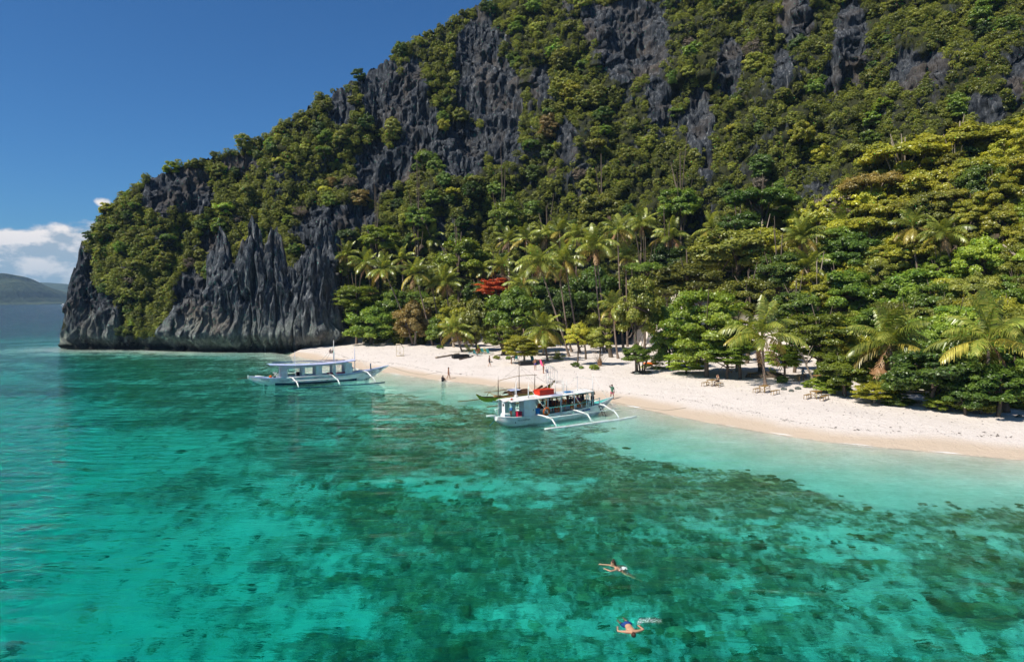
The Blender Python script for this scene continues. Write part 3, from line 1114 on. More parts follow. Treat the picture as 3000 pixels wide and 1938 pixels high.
def trunk_mesh(name, seed, C, r0=0.05, n=7, mat=None, forks=8, low=0.0):
    """Unit trunk: from the ground at z=-1 up into a crown centred on the origin, limbs reaching into the clumps."""
    rng = random.Random(seed)
    mb = MB()
    bend = Vector((rng.uniform(-0.12, 0.12), rng.uniform(-0.12, 0.12), 0))
    pts = [Vector((0, 0, -1.0)), Vector((0, 0, -0.97)) + bend * 0.1, Vector((0, 0, -0.6)) + bend * 0.7, Vector((0, 0, -0.25)) + bend, Vector((0, 0, 0.1)) + bend * 0.5, Vector((0, 0, 0.45))]
    mb.tube(pts, [r0 * 1.6, r0 * 1.1, r0 * 0.9, r0 * 0.78, r0 * 0.5, r0 * 0.2], n)
    for i in range(forks):
        c = Vector(C[rng.randrange(len(C))])
        st = pts[2].lerp(pts[4], rng.uniform(low, 1.0))
        mid = st.lerp(c, 0.5) + Vector((0, 0, rng.uniform(-0.1, 0.06)))
        mb.tube([st, mid, c * 0.92], [r0 * 0.5, r0 * 0.32, r0 * 0.12], 5)
    me = bpy.data.meshes.new(name)
    me.from_pydata(mb.v, [], mb.f)
    me.update()
    me.shade_smooth()
    me.materials.append(mat or BARK)
    return me


NEAR, FAR = {}, {}
for st, seeds in (('round', (1, 2, 3)), ('tiers', (4, 5)), ('umbrella', (6, 7))):
    NEAR[st] = []
    for s in seeds:
        me, C = crown_mesh('crown', s, 26000, 0.043, st, LEAF['mid'])
        NEAR[st].append((me, trunk_mesh('trunk', s, C, 0.06, 8, None, 11)))
for st, seeds in (('round', (21, 22, 23, 24)), ('tiers', (25, 26)), ('umbrella', (27, 28))):
    FAR[st] = []
    for s in seeds:
        me, C = crown_mesh('crown', s, 11000, 0.058, st, LEAF['mid'])
        FAR[st].append((me, trunk_mesh('trunk', s, C, 0.045, 5, BARK_PALE, 6)))
SPARSE = []
for s in (41, 42):
    me, C = crown_mesh('crown', s, 2600, 0.055, 'round', LEAF['twig'])
    SPARSE.append((me, trunk_mesh('trunk', s, C, 0.04, 6, BARK_PALE, 34, 0.0)))

_vr = random.Random(5)


def place_tree(name, base, centre, R, Rz, pair, mat, label, cat='tree', group=None, bark=None):
    root = empty(name, base, 0)
    me, tr = pair
    c = bpy.data.objects.new('crown', me)
    COL.objects.link(c)
    c.parent = root
    off = Vector(centre) - Vector(base)
    c.location = off
    a = _vr.uniform(0, 6.28)
    c.rotation_euler = (0, 0, a)
    c.scale = (R, R, Rz)
    c.material_slots[0].link = 'OBJECT'
    c.material_slots[0].material = LEAF[mat]
    t = bpy.data.objects.new('trunk', tr)
    COL.objects.link(t)
    t.parent = root
    H = max(off.length, 0.3)
    # stand the unit trunk on the base and aim it at the crown centre
    q = off.to_track_quat('Z', 'Y') if off.length > 0.01 else Vector((0, 0, 1)).to_track_quat('Z', 'Y')
    t.rotation_mode = 'QUATERNION'
    t.rotation_quaternion = q
    t.location = off
    t.scale = (R * 0.95, R * 0.95, H * 1.03)
    if bark:
        t.material_slots[0].link = 'OBJECT'
        t.material_slots[0].material = bark
    tag(root, label, cat, group)
    return root


def gz(x, y):
    return float(ground_z(np.array([[x, y]]))[0])


def px_tree(x, y, rx, ry, D, style, mat, label, name='broadleaf_tree', idx=None, pairs=None, cat='tree', group='trees along the back of the beach', bark=None, base_px=None):
    c = at(x, y, D)
    bx, by = c.x, c.y
    if base_px is not None:
        b = onz(base_px[0], base_px[1], 1.7)
        bx, by = b.x, b.y
    P = (pairs or NEAR[style])
    return place_tree(name, (bx, by, gz(bx, by) - 0.1), c, rx * D / 2000, ry * D / 2000, P[(idx if idx is not None else _vr.randrange(99)) % len(P)], mat, label, cat, group, bark)


# ------------------------------------------------------------------ growth that nobody could count: scattered shrubs
SHRUB_SRC = bpy.data.collections.new('shrub_sources')
LEAF['shrub'] = mat_leaf('leaf_shrub', (0.045, 0.080, 0.012), (0.150, 0.195, 0.022), (0.380, 0.370, 0.060), 0.42)
for s_ in range(6):
    me_, _c = crown_mesh('shrub', 90 + s_, 1700, 0.088, ('round', 'round', 'tiers')[s_ % 3], LEAF['shrub'])
    SHRUB_SRC.objects.link(bpy.data.objects.new('shrub', me_))


# ------------------------------------------------------------------ broadleaf trees one by one
TREES = [
    (2440, 1128, 64, 34, 73, 'round', 'bright', 'low bright bush spilling onto the sand behind the table nearest the sea'),
    (2630, 1172, 56, 26, 66, 'round', 'mid', 'low green bush behind the driftwood log'),
    (2770, 1180, 62, 30, 63, 'round', 'bright', 'low glossy bush in front of the large dark glossy tree'),
    (2870, 1192, 54, 24, 61, 'round', 'olive', 'low olive bush left of the corner stump'),
    (2520, 1020, 70, 46, 84, 'round', 'yellow', 'yellow green tree left of the thatched umbrella'),
    (2160, 985, 70, 52, 93, 'tiers', 'yellow', 'yellow green sprays left of the big front palm crown'),
    (2010, 1060, 60, 26, 92, 'tiers', 'bright', 'low bright tier of leaves over the sand left of the shaded table'),
    (1330, 940, 60, 50, 142, 'round', 'yellow', 'yellow green bush behind the low palm'),
    (1590, 1000, 50, 30, 122, 'round', 'yellow', 'yellow green bush behind the low bright palm'),
    (2190, 880, 96, 74, 104, 'round', 'olive', 'olive tree filling the gap above the big front palm'),
    (2290, 800, 92, 70, 114, 'round', 'mid', 'green tree under the full upright slope palm'),
    (2300, 1040, 60, 34, 86, 'tiers', 'bright', 'thin layered spray of bright leaves right of the ringed palm trunk'),
    (2130, 1035, 70, 34, 87, 'tiers', 'mid', 'lower green skirt of the wide tiered tree'),
    (1780, 930, 70, 60, 128, 'round', 'olive', 'olive bush low behind the lemon yellow tree'),
    (2570, 960, 90, 66, 90, 'round', 'mid', 'green tree above the thatched shelters'),
    (2230, 720, 90, 60, 126, 'round', 'yellow', 'yellow green layered tree left of the slope palms'),
    (2830, 1160, 70, 48, 61, 'round', 'dark', 'dark bush between the driftwood log and the corner stump'),
    # x, y, rx, ry, depth, crown shape, leaf, label
    (1085, 955, 88, 66, 154, 'round', 'mid', 'dense dark green tree reaching down to the sand beside the rock wall'),
    (1042, 874, 62, 38, 158, 'tiers', 'bright', 'pale green tree with flat layers of leaves against the rock wall'),
    (1150, 900, 60, 60, 160, 'round', 'mid', 'bright green round tree behind the first leaning palms'),
    (1214, 945, 66, 72, 150, 'round', 'ochre', 'ochre brown leafed tree between the first two leaning palm trunks'),
    (1290, 965, 50, 48, 146, 'round', 'mid', 'green bush behind the wooden boarding steps'),
    (1398, 945, 56, 84, 133, 'round', 'olive', 'tall olive brown tree rising behind the low twin palm'),
    (1500, 915, 92, 84, 129, 'round', 'mid', 'broad dense green tree over the teal loungers'),
    (1470, 990, 56, 36, 123, 'round', 'bright', 'bright green tree with a dark forked trunk over the loungers'),
    (1537, 1012, 62, 30, 110, 'tiers', 'yellow', 'low yellow green tree spreading over the black platform'),
    (1692, 984, 42, 44, 105, 'round', 'lime', 'small lemon yellow tree standing alone in the open sand'),
    (1755, 995, 46, 44, 104, 'round', 'olive', 'thin grey olive tree with bare stems next to the lemon yellow tree'),
    (1868, 905, 78, 112, 95, 'round', 'olive', 'tall loose grey green tree on a cluster of dark stems'),
    (1862, 1040, 48, 34, 94, 'round', 'mid', 'low green skirt of leaves around the cluster of dark stems'),
    (1960, 980, 60, 90, 98, 'tiers', 'mid', 'grey green tree beside the tall loose tree above the red flowers'),
    (2072, 955, 118, 108, 89, 'tiers', 'bright', 'wide bright green tree with tiers of big leaves and red fruit over the sand'),
    (2010, 830, 120, 74, 118, 'round', 'olive', 'broad olive tree just above the wide tiered tree'),
    (2150, 745, 140, 84, 127, 'round', 'olive', 'wide yellowish canopy in horizontal layers below the dark domed tree'),
    (1960, 770, 70, 60, 128, 'round', 'dark', 'dark rounded tree under the upright palm in the middle of the wood'),
    (1890, 800, 64, 42, 128, 'umbrella', 'mid', 'flat topped green tree in the middle of the wood'),
    (2235, 605, 98, 66, 132, 'umbrella', 'dark', 'large dark green domed tree at the foot of the cliff'),
    (2170, 670, 80, 54, 130, 'round', 'dark', 'dark green tree under the large domed tree'),
    (2400, 985, 100, 66, 85, 'tiers', 'bright', 'bright green tree with flat sprays to the right of the big front palm'),
    (2330, 905, 80, 60, 92, 'round', 'mid', 'green tree showing between the fronds of the big front palm'),
    (2478, 1085, 96, 62, 71, 'round', 'bright', 'low bright green tree drooping over the sand beside the thatched roof'),
    (2560, 1150, 70, 30, 67, 'round', 'yellow', 'low yellowing bush at the sand edge below the thatched roof'),
    (2390, 855, 84, 66, 108, 'round', 'yellow', 'yellow green tree behind the big front palm'),
    (2470, 870, 112, 92, 106, 'round', 'mid', 'big dense green tree in the middle of the right slope'),
    (2490, 745, 100, 74, 116, 'round', 'dark', 'dark leaved tree between the two pairs of slope palms'),
    (2700, 870, 138, 98, 101, 'round', 'mid', 'broad dense green tree under the two tall slope palms'),
    (2600, 770, 88, 70, 112, 'round', 'olive', 'olive tree left of the palm with orange fronds'),
    (2860, 850, 84, 86, 98, 'round', 'mid', 'green tree right of the tall curved palm trunk'),
    (2722, 1095, 140, 86, 64, 'round', 'dark', 'large dark glossy tree arching over the sand beside the driftwood log'),
    (2650, 1120, 60, 50, 73, 'round', 'mid', 'green bush in front of the blue tarp hut'),
    (2925, 1135, 112, 74, 60, 'round', 'dark', 'dark green tree at the sand edge in the right corner'),
    (2985, 1010, 84, 90, 74, 'round', 'dark', 'dark tree above the corner of the beach behind the last palm'),
    (2800, 1000, 96, 60, 84, 'round', 'mid', 'green tree between the thatched huts and the last palm'),
    (2955, 860, 78, 52, 92, 'round', 'twig', 'tangle of grey brown dead vines at the right edge'),
    (2890, 745, 100, 70, 108, 'round', 'mid', 'green tree below the pale broken trunk'),
    (2560, 560, 90, 62, 122, 'umbrella', 'ochre', 'ochre half bare tree at the left foot of the big yellow canopy'),
    (2440, 610, 80, 50, 126, 'round', 'twig', 'dry pinkish thicket left of the big yellow canopy'),
    (2650, 480, 116, 74, 124, 'umbrella', 'yellow', 'yellow green crown on the upper left of the big canopy'),
    (2810, 440, 124, 74, 124, 'umbrella', 'yellow', 'highest yellow green crown of the big canopy on the right slope'),
    (2960, 470, 110, 84, 122, 'umbrella', 'yellow', 'yellow green crown of the big canopy cut by the right edge'),
    (2740, 570, 120, 78, 118, 'umbrella', 'yellow', 'middle crown of the big yellow canopy with pale bare limbs'),
    (2900, 585, 116, 80, 116, 'umbrella', 'yellow', 'lower right crown of the big yellow canopy'),
    (2620, 640, 100, 66, 118, 'umbrella', 'yellow', 'lower left crown of the big yellow canopy'),
    (2470, 690, 80, 56, 122, 'round', 'yellow', 'yellow green tree between the slope palms and the dry thicket'),
    (1352, 765, 96, 78, 161, 'round', 'bright', 'large bright green tree among the palms below the cliff'),
    (1452, 840, 58, 26, 150, 'tiers', 'red', 'red leafed tree glowing in the shade of the palm grove'),
    (1400, 860, 50, 40, 156, 'round', 'dark', 'dark tree left of the red leafed tree'),
    (1560, 860, 70, 60, 150, 'round', 'dark', 'shaded dark tree behind the tall leaning palm'),
    (1735, 860, 90, 90, 146, 'round', 'dark', 'deep shaded tree behind the row of palm trunks'),
    (1645, 900, 70, 70, 146, 'round', 'dark', 'dark green tree low between the palm trunks'),
    (1110, 700, 66, 46, 168, 'round', 'bright', 'bright green tree perched where the cliff meets the palms'),
    (1000, 790, 26, 34, 164, 'round', 'olive', 'olive shrub in the dark cleft beside the rock wall'),
    (1600, 720, 70, 50, 158, 'round', 'olive', 'olive tree behind the row of palm crowns'),
    (1480, 640, 60, 60, 166, 'round', 'bright', 'bright green tree climbing the cliff foot above the palms'),
    (1760, 620, 80, 66, 160, 'round', 'olive', 'olive green tree hung with vines above the palm crowns'),
    (1990, 600, 70, 56, 146, 'round', 'mid', 'green tree over the upright palm at the cliff foot'),
    (1230, 640, 50, 40, 170, 'round', 'mid', 'green tree over the highest palm at the cliff foot'),
]
for i, (x, y, rx, ry, D, st, mt, lab) in enumerate(TREES):
    px_tree(x, y, rx, ry, D, st, mt, lab, idx=i, pairs=SPARSE if mt == 'twig' else None, bark=BARK_PALE if mt in ('yellow', 'ochre') else None)

# wood filling the flat and the slope behind the first row

def fill_wood():
    rng = np.random.default_rng(17)
    poly = [(p.x, p.y) for p in FRONT] + [tuple(p[:2]) for p in _foot[10:][::-1]]
    P = np.stack([rng.uniform(-60, 110, 9000), rng.uniform(50, 172, 9000)], 1)
    P = P[inside(P, poly)]
    dfr, _ = poly_dist(P, [(p.x, p.y) for p in FRONT])
    P, dfr = P[dfr > 5.0], dfr[dfr > 5.0]
    z = ground_z(P)
    keep = []
    for i in range(len(P)):
        if all((P[i, 0] - P[j, 0]) ** 2 + (P[i, 1] - P[j, 1]) ** 2 > 3.5 ** 2 for j in keep): keep.append(i)
    n = 0
    kinds = ['mid', 'olive', 'olive', 'mid', 'bright', 'dark', 'yellow', 'olive']
    words_ = {'mid': 'green', 'dark': 'dark green', 'olive': 'olive', 'bright': 'bright green', 'yellow': 'yellow green', 'ochre': 'ochre'}
    for i in keep:
        R = float(rng.uniform(2.5, 4.0))
        H = float(rng.uniform(3.4, 6.2)) * (0.75 if dfr[i] < 9 else 1.0)
        Rz = R * float(rng.uniform(0.75, 1.05))
        c = Vector((P[i, 0], P[i, 1], z[i] + H))
        q = project(np.array([c]))[0]
        if not (-80 < q[0] < 3120 and -60 < q[1]): continue
        # leave the open sand under the trees in the middle of the beach free
        if 1560 < q[0] < 2420 and dfr[i] < 7: continue
        k = kinds[int(rng.integers(len(kinds)))]
        if 2250 < q[0] and q[1] < 760 and rng.uniform() < 0.8: k = 'yellow'
        zone = ('behind the palm grove by the rock wall' if q[0] < 1350 else 'in the shade behind the palm grove' if q[0] < 1800 else
                'in the wood behind the wide tiered tree' if q[0] < 2250 else 'on the wooded slope at the right')
        st = ('round', 'round', 'round', 'tiers', 'umbrella')[int(rng.integers(5))]
        shp = {'round': 'round headed', 'tiers': 'layered', 'umbrella': 'flat topped'}[st]
        big = 'tall' if H > 5.2 else 'low' if H < 4.0 else 'middling'
        prs = NEAR[st] if c.y < 112 else FAR[st]
        place_tree('woodland_tree', (c.x, c.y, z[i] - 0.2), c, R, Rz, prs[n % len(prs)], k,
                   f'{big} {shp} {words_[k]} tree {zone}', 'tree', f'trees {zone}')
        n += 1
    return n


N_FILL = fill_wood()


def undergrowth():
    rng = np.random.default_rng(31)
    poly = [(p.x, p.y) for p in FRONT] + [tuple(p[:2]) for p in _foot[10:][::-1]]
    P = np.stack([rng.uniform(-60, 110, 9000), rng.uniform(50, 176, 9000)], 1)
    P = P[inside(P, poly)]
    dfr, _ = poly_dist(P, [(p.x, p.y) for p in FRONT])
    q = project(np.column_stack([P, ground_z(P) + 1]))
    ok = (dfr > np.where((q[:, 0] > 1540) & (q[:, 0] < 2420), 13, 1.5)) & (q[:, 0] > -60) & (q[:, 0] < 3100)
    P = P[ok][:2600]
    z = ground_z(P)
    R = rng.uniform(0.7, 1.9, len(P))
    scatter('undergrowth', 'dense green undergrowth on the ground below the trees', np.column_stack([P, z + 0.45 * R]), R, SHRUB_SRC)


undergrowth()


# ------------------------------------------------------------------ trees and shrubs clinging to the hill
def hill_growth():
    rng = np.random.default_rng(23)
    G, V, Nn = HILL, HILL_VEG, HILL_N
    S = 2
    P = G[::S, ::S].reshape(-1, 3)
    v = V[::S, ::S].reshape(-1)
    px = project(P)
    ok = (px[:, 0] > -30) & (px[:, 0] < 3030) & (px[:, 1] > -40) & (P[:, 2] > 3.0)
    P, v, px = P[ok], v[ok], px[ok]
    order = rng.permutation(len(P))
    cell, used, trees = 4.0, {}, []

    def free(p, d):
        k = np.floor(p / cell).astype(int)
        m = int(math.ceil(d / cell))
        for a in range(-m, m + 1):
            for b in range(-m, m + 1):
                for c in range(-m, m + 1):
                    for q, r in used.get((k[0] + a, k[1] + b, k[2] + c), ()):
                        if (q[0] - p[0]) ** 2 + (q[1] - p[1]) ** 2 + (q[2] - p[2]) ** 2 < (d + r) ** 2: return False
        used.setdefault(tuple(k), []).append((p, d))
        return True

    for i in order:
        if v[i] < 0.5 or (px[i, 0] < 300 and P[i, 2] < 14): continue
        R = float(rng.uniform(1.5, 2.7)) * (0.8 + 0.35 * v[i])
        if px[i, 0] < 1000: R *= 0.85 if px[i, 0] > 480 else 0.7
        if free(P[i], R * 0.66): trees.append((P[i], R, px[i]))
        if len(trees) >= 290: break
    names = {'mid': 'green', 'dark': 'dark green', 'olive': 'olive green', 'bright': 'bright green', 'yellow': 'yellow green', 'ochre': 'ochre', 'twig': 'bare grey'}
    bag = ['dark'] * 5 + ['mid'] * 6 + ['olive'] * 8 + ['bright'] * 1 + ['yellow'] * 2 + ['ochre'] * 1 + ['twig'] * 1
    for j, (p, R, q) in enumerate(trees):
        k = bag[int(rng.integers(len(bag)))]
        col = np.interp(q[0], *zip(*[(s_[0], s_[3]) for s_ in STN]))
        above = q[1] - col
        if q[0] < 480: zone = 'clinging to the headland tip'
        elif q[0] < 1000: zone = 'growing above the limestone spires'
        elif q[0] < 1500: zone = 'on the cliff left of the summit'
        elif q[0] < 2100: zone = 'on the high cliff in the middle'
        else: zone = 'on the cliff at the upper right'
        row = 'near the skyline' if above < 110 else ('high up' if q[1] < 260 else ('halfway up' if q[1] < 460 else 'low down'))
        st = ('round', 'round', 'round', 'tiers', 'umbrella')[int(rng.integers(5))]
        pr = SPARSE[j % 2] if k == 'twig' else FAR[st][j % len(FAR[st])]
        size = 'large' if R > 2.4 else ('small' if R < 1.75 else 'middling')
        base = Vector(p)
        c = base + Vector((0, -0.5 * R, 0.35 * R))
        place_tree('cliff_tree', base, c, R, R * float(rng.uniform(0.8, 1.1)), pr, k,
                   f'{size} {names[k]} tree {row} {zone}', 'tree', f'trees {zone}')
    # smaller shrubs, far too many to count
    pts, rad = [], []
    rng2 = np.random.default_rng(29)
    for i in order[::-1]:
        if v[i] < 0.30 or len(pts) >= 8000 or (px[i, 0] < 255 and P[i, 2] < 16): continue
        if v[i] < 0.5 and rng2.uniform() < 0.55: continue
        R = float(rng2.uniform(0.35, 1.45))
        if not free(P[i], R * 0.27): continue
        pts.append(P[i] + np.array([0, -0.25 * R, 0.3 * R]))
        rad.append(R)
    n = len(pts)
    scatter('hillside_shrubbery', 'mass of small shrubs and vines covering the limestone hill', np.array(pts), rad, SHRUB_SRC)
    return len(trees), n


N_HILL = hill_growth()
print('trees', N_FILL, N_HILL)
# ------------------------------------------------------------------ coconut palms
def frond_mesh(name, seed, a0, droop, mat, pairs=30, ragged=0.0):
    """A feather leaf of length one: arching midrib along +x, leaflets hanging from both sides."""
    rng = np.random.default_rng(seed)
    n = 22
    ang = np.radians(a0) - np.radians(droop) * np.linspace(0, 1, n) ** 1.25
    st = 1.0 / n
    X = np.concatenate([[0], np.cumsum(np.cos(ang) * st)])
    Z = np.concatenate([[0], np.cumsum(np.sin(ang) * st)])
    side = np.linspace(0, 1, n + 1) ** 2 * rng.uniform(-0.10, 0.10)
    V, F, T = [], [], []

    def quad(p):
        k = len(V)
        V.extend(p)
        F.append((k, k + 1, k + 2, k + 3))
        T.extend([rng.uniform(0.2, 1.0)] * 4)

    w = 0.011
    for i in range(n):
        a, b = np.array([X[i], side[i], Z[i]]), np.array([X[i + 1], side[i + 1], Z[i + 1]])
        wa, wb = w * (1.3 - i / n), w * (1.3 - (i + 1) / n)
        quad([a + [0, -wa, 0], b + [0, -wb, 0], b + [0, wb, 0.004], a + [0, wa, 0.004]])
        quad([a + [0, 0, wa], b + [0, 0, wb], b + [0, 0, -wb], a + [0, 0, -wa]])
    for s in (-1, 1):
        for j in range(pairs):
            if rng.uniform() < ragged: continue
            t = 0.16 + 0.84 * (j + rng.uniform(0, 0.6)) / pairs
            t = min(t, 0.999)
            q = t * n
            i = int(q)
            fr = q - i
            p = np.array([X[i] + (X[i + 1] - X[i]) * fr, side[i], Z[i] + (Z[i + 1] - Z[i]) * fr])
            tan = np.array([math.cos(ang[i]), 0, math.sin(ang[i])])
            L = 0.30 * math.sin(math.pi * (0.14 + 0.80 * t)) ** 0.8 * rng.uniform(0.85, 1.1)
            hang = rng.uniform(0.45, 0.95)
            dr = tan * 0.55 + np.array([0, s * 0.85, 0]) + np.array([0, 0, -hang * 0.55])
            dr /= np.linalg.norm(dr)
            mid = p + dr * L * 0.55
            tip = mid + (dr * 0.6 + np.array([0, 0, -0.75 * hang])) * L * 0.5
            wd = tan * 0.0155
            quad([p - wd * 0.6, p + wd * 0.6, mid + wd, mid - wd])
            quad([mid - wd, mid + wd, tip + wd * 0.15, tip - wd * 0.15])
    me = mesh_np(name, np.array(V), np.array(F), mat, link=False)
    a = me.attributes.new('leaf_tone', 'FLOAT', 'POINT')
    a.data.foreach_set('value', np.array(T, np.float32))
    return me


FROND = {k: [] for k in ('up', 'mid', 'low', 'hang', 'yellow', 'dead')}
for k, a0, dr, mt, rag in (('up', 80, 52, 'palm', 0), ('mid', 50, 88, 'palm', 0.02), ('low', 18, 78, 'palm', 0.04), ('hang', -18, 58, 'palm', 0.08), ('yellow', -2, 76, 'palm_yellow', 0.06), ('dead', -52, 34, 'palm_dead', 0.35)):
    for v in range(2):
        FROND[k].append(frond_mesh('frond', hash((k, v)) % 1 + 100 + v + len(k) * 7, a0 + v * 7, dr - v * 10, LEAF[mt], 30, rag))
_cmb = MB()
_cmb.ball((0, 0, 0), (0.16, 0.16, 0.34), 9, 7)
for k in range(7):
    th = k * 2.4
    _cmb.ball((0.24 * math.cos(th), 0.24 * math.sin(th), -0.30 - 0.05 * (k % 3)), (0.12, 0.12, 0.15), 8, 6)
CROWN_HUB = bpy.data.meshes.new('crown')
CROWN_HUB.from_pydata(_cmb.v, [], _cmb.f)
CROWN_HUB.update()
CROWN_HUB.shade_smooth()
CROWN_HUB.materials.append(paint('coconut_husk', (0.16, 0.13, 0.04), 0.6, 0.5, 5))


def palm(crown_px, base_px, D, length, label, n=22, yellow=2, dead=2, D_base=None, name='coconut_palm', lean=None, base_z=None):
    """crown_px: photo place of the crown's heart at depth D; base_px: photo place of the trunk's foot (None: straight below)."""
    rng = random.Random(int(crown_px[0] * 7 + crown_px[1]))
    c = at(crown_px[0], crown_px[1], D)
    if base_px is None: bx, by = c.x + rng.uniform(-0.8, 0.8), c.y + rng.uniform(-1, 1)
    else:
        # slide down the ray until it meets the ground
        r = ray(*base_px)
        d = D_base or D
        bx, by = r.x * d, d
    bz = gz(bx, by)
    base = Vector((bx, by, bz - 0.15))
    root = empty(name, base)
    top = c - base
    # trunk curves: leans out first, then rises
    mb = MB()
    pts, rs = [], []
    m = 16
    foot = 0.17 if top.z > 3 else 0.12
    for i in range(m + 1):
        t = i / m
        hor = Vector((top.x, top.y, 0)) * (t ** 0.75 if lean is None else t ** lean)
        pts.append(hor + Vector((0, 0, top.z * t)))
        rs.append(foot * (1.75 - 1.0 * min(1, t * 7)) if t < 0.1 else foot * (1.06 - 0.38 * t))
    pts.insert(0, Vector((0, 0, -0.3)))
    rs.insert(0, foot * 1.9)
    mb.tube(pts, rs, 9)
    mb.build('trunk', BARK_PALM, root, True)
    hub = bpy.data.objects.new('crown', CROWN_HUB)
    COL.objects.link(hub)
    hub.parent = root
    hub.location = top
    k = length / 4.5
    hub.scale = (k, k, k)
    spin = rng.uniform(0, 6.28)
    n = max(7, n + rng.randint(-3, 4))
    wind = rng.uniform(-0.12, 0.22)
    for i in range(n):
        f = i / n
        kind = 'up' if f < 0.22 else 'mid' if f < 0.52 else 'low' if f < 0.80 else 'hang'
        if kind in ('hang', 'low') and i >= n - yellow - dead: kind = 'yellow' if i < n - dead else 'dead'
        o = bpy.data.objects.new('frond', rng.choice(FROND[kind]))
        COL.objects.link(o)
        o.parent = hub
        s = length / k * rng.uniform(0.86, 1.1) * (0.72 if kind == 'dead' else 0.9 if kind == 'up' else 1.0)
        o.scale = (s, s * rng.choice((-1, 1)), s)
        o.rotation_euler = (rng.uniform(-0.2, 0.2), rng.uniform(-0.18, 0.22) + wind, spin + i * 2.39996 + rng.uniform(-0.2, 0.2))
        o.location = (0, 0, 0.16 if kind == 'up' else 0.05)
    tag(root, label, 'palm', 'coconut palms behind the beach')
    return root


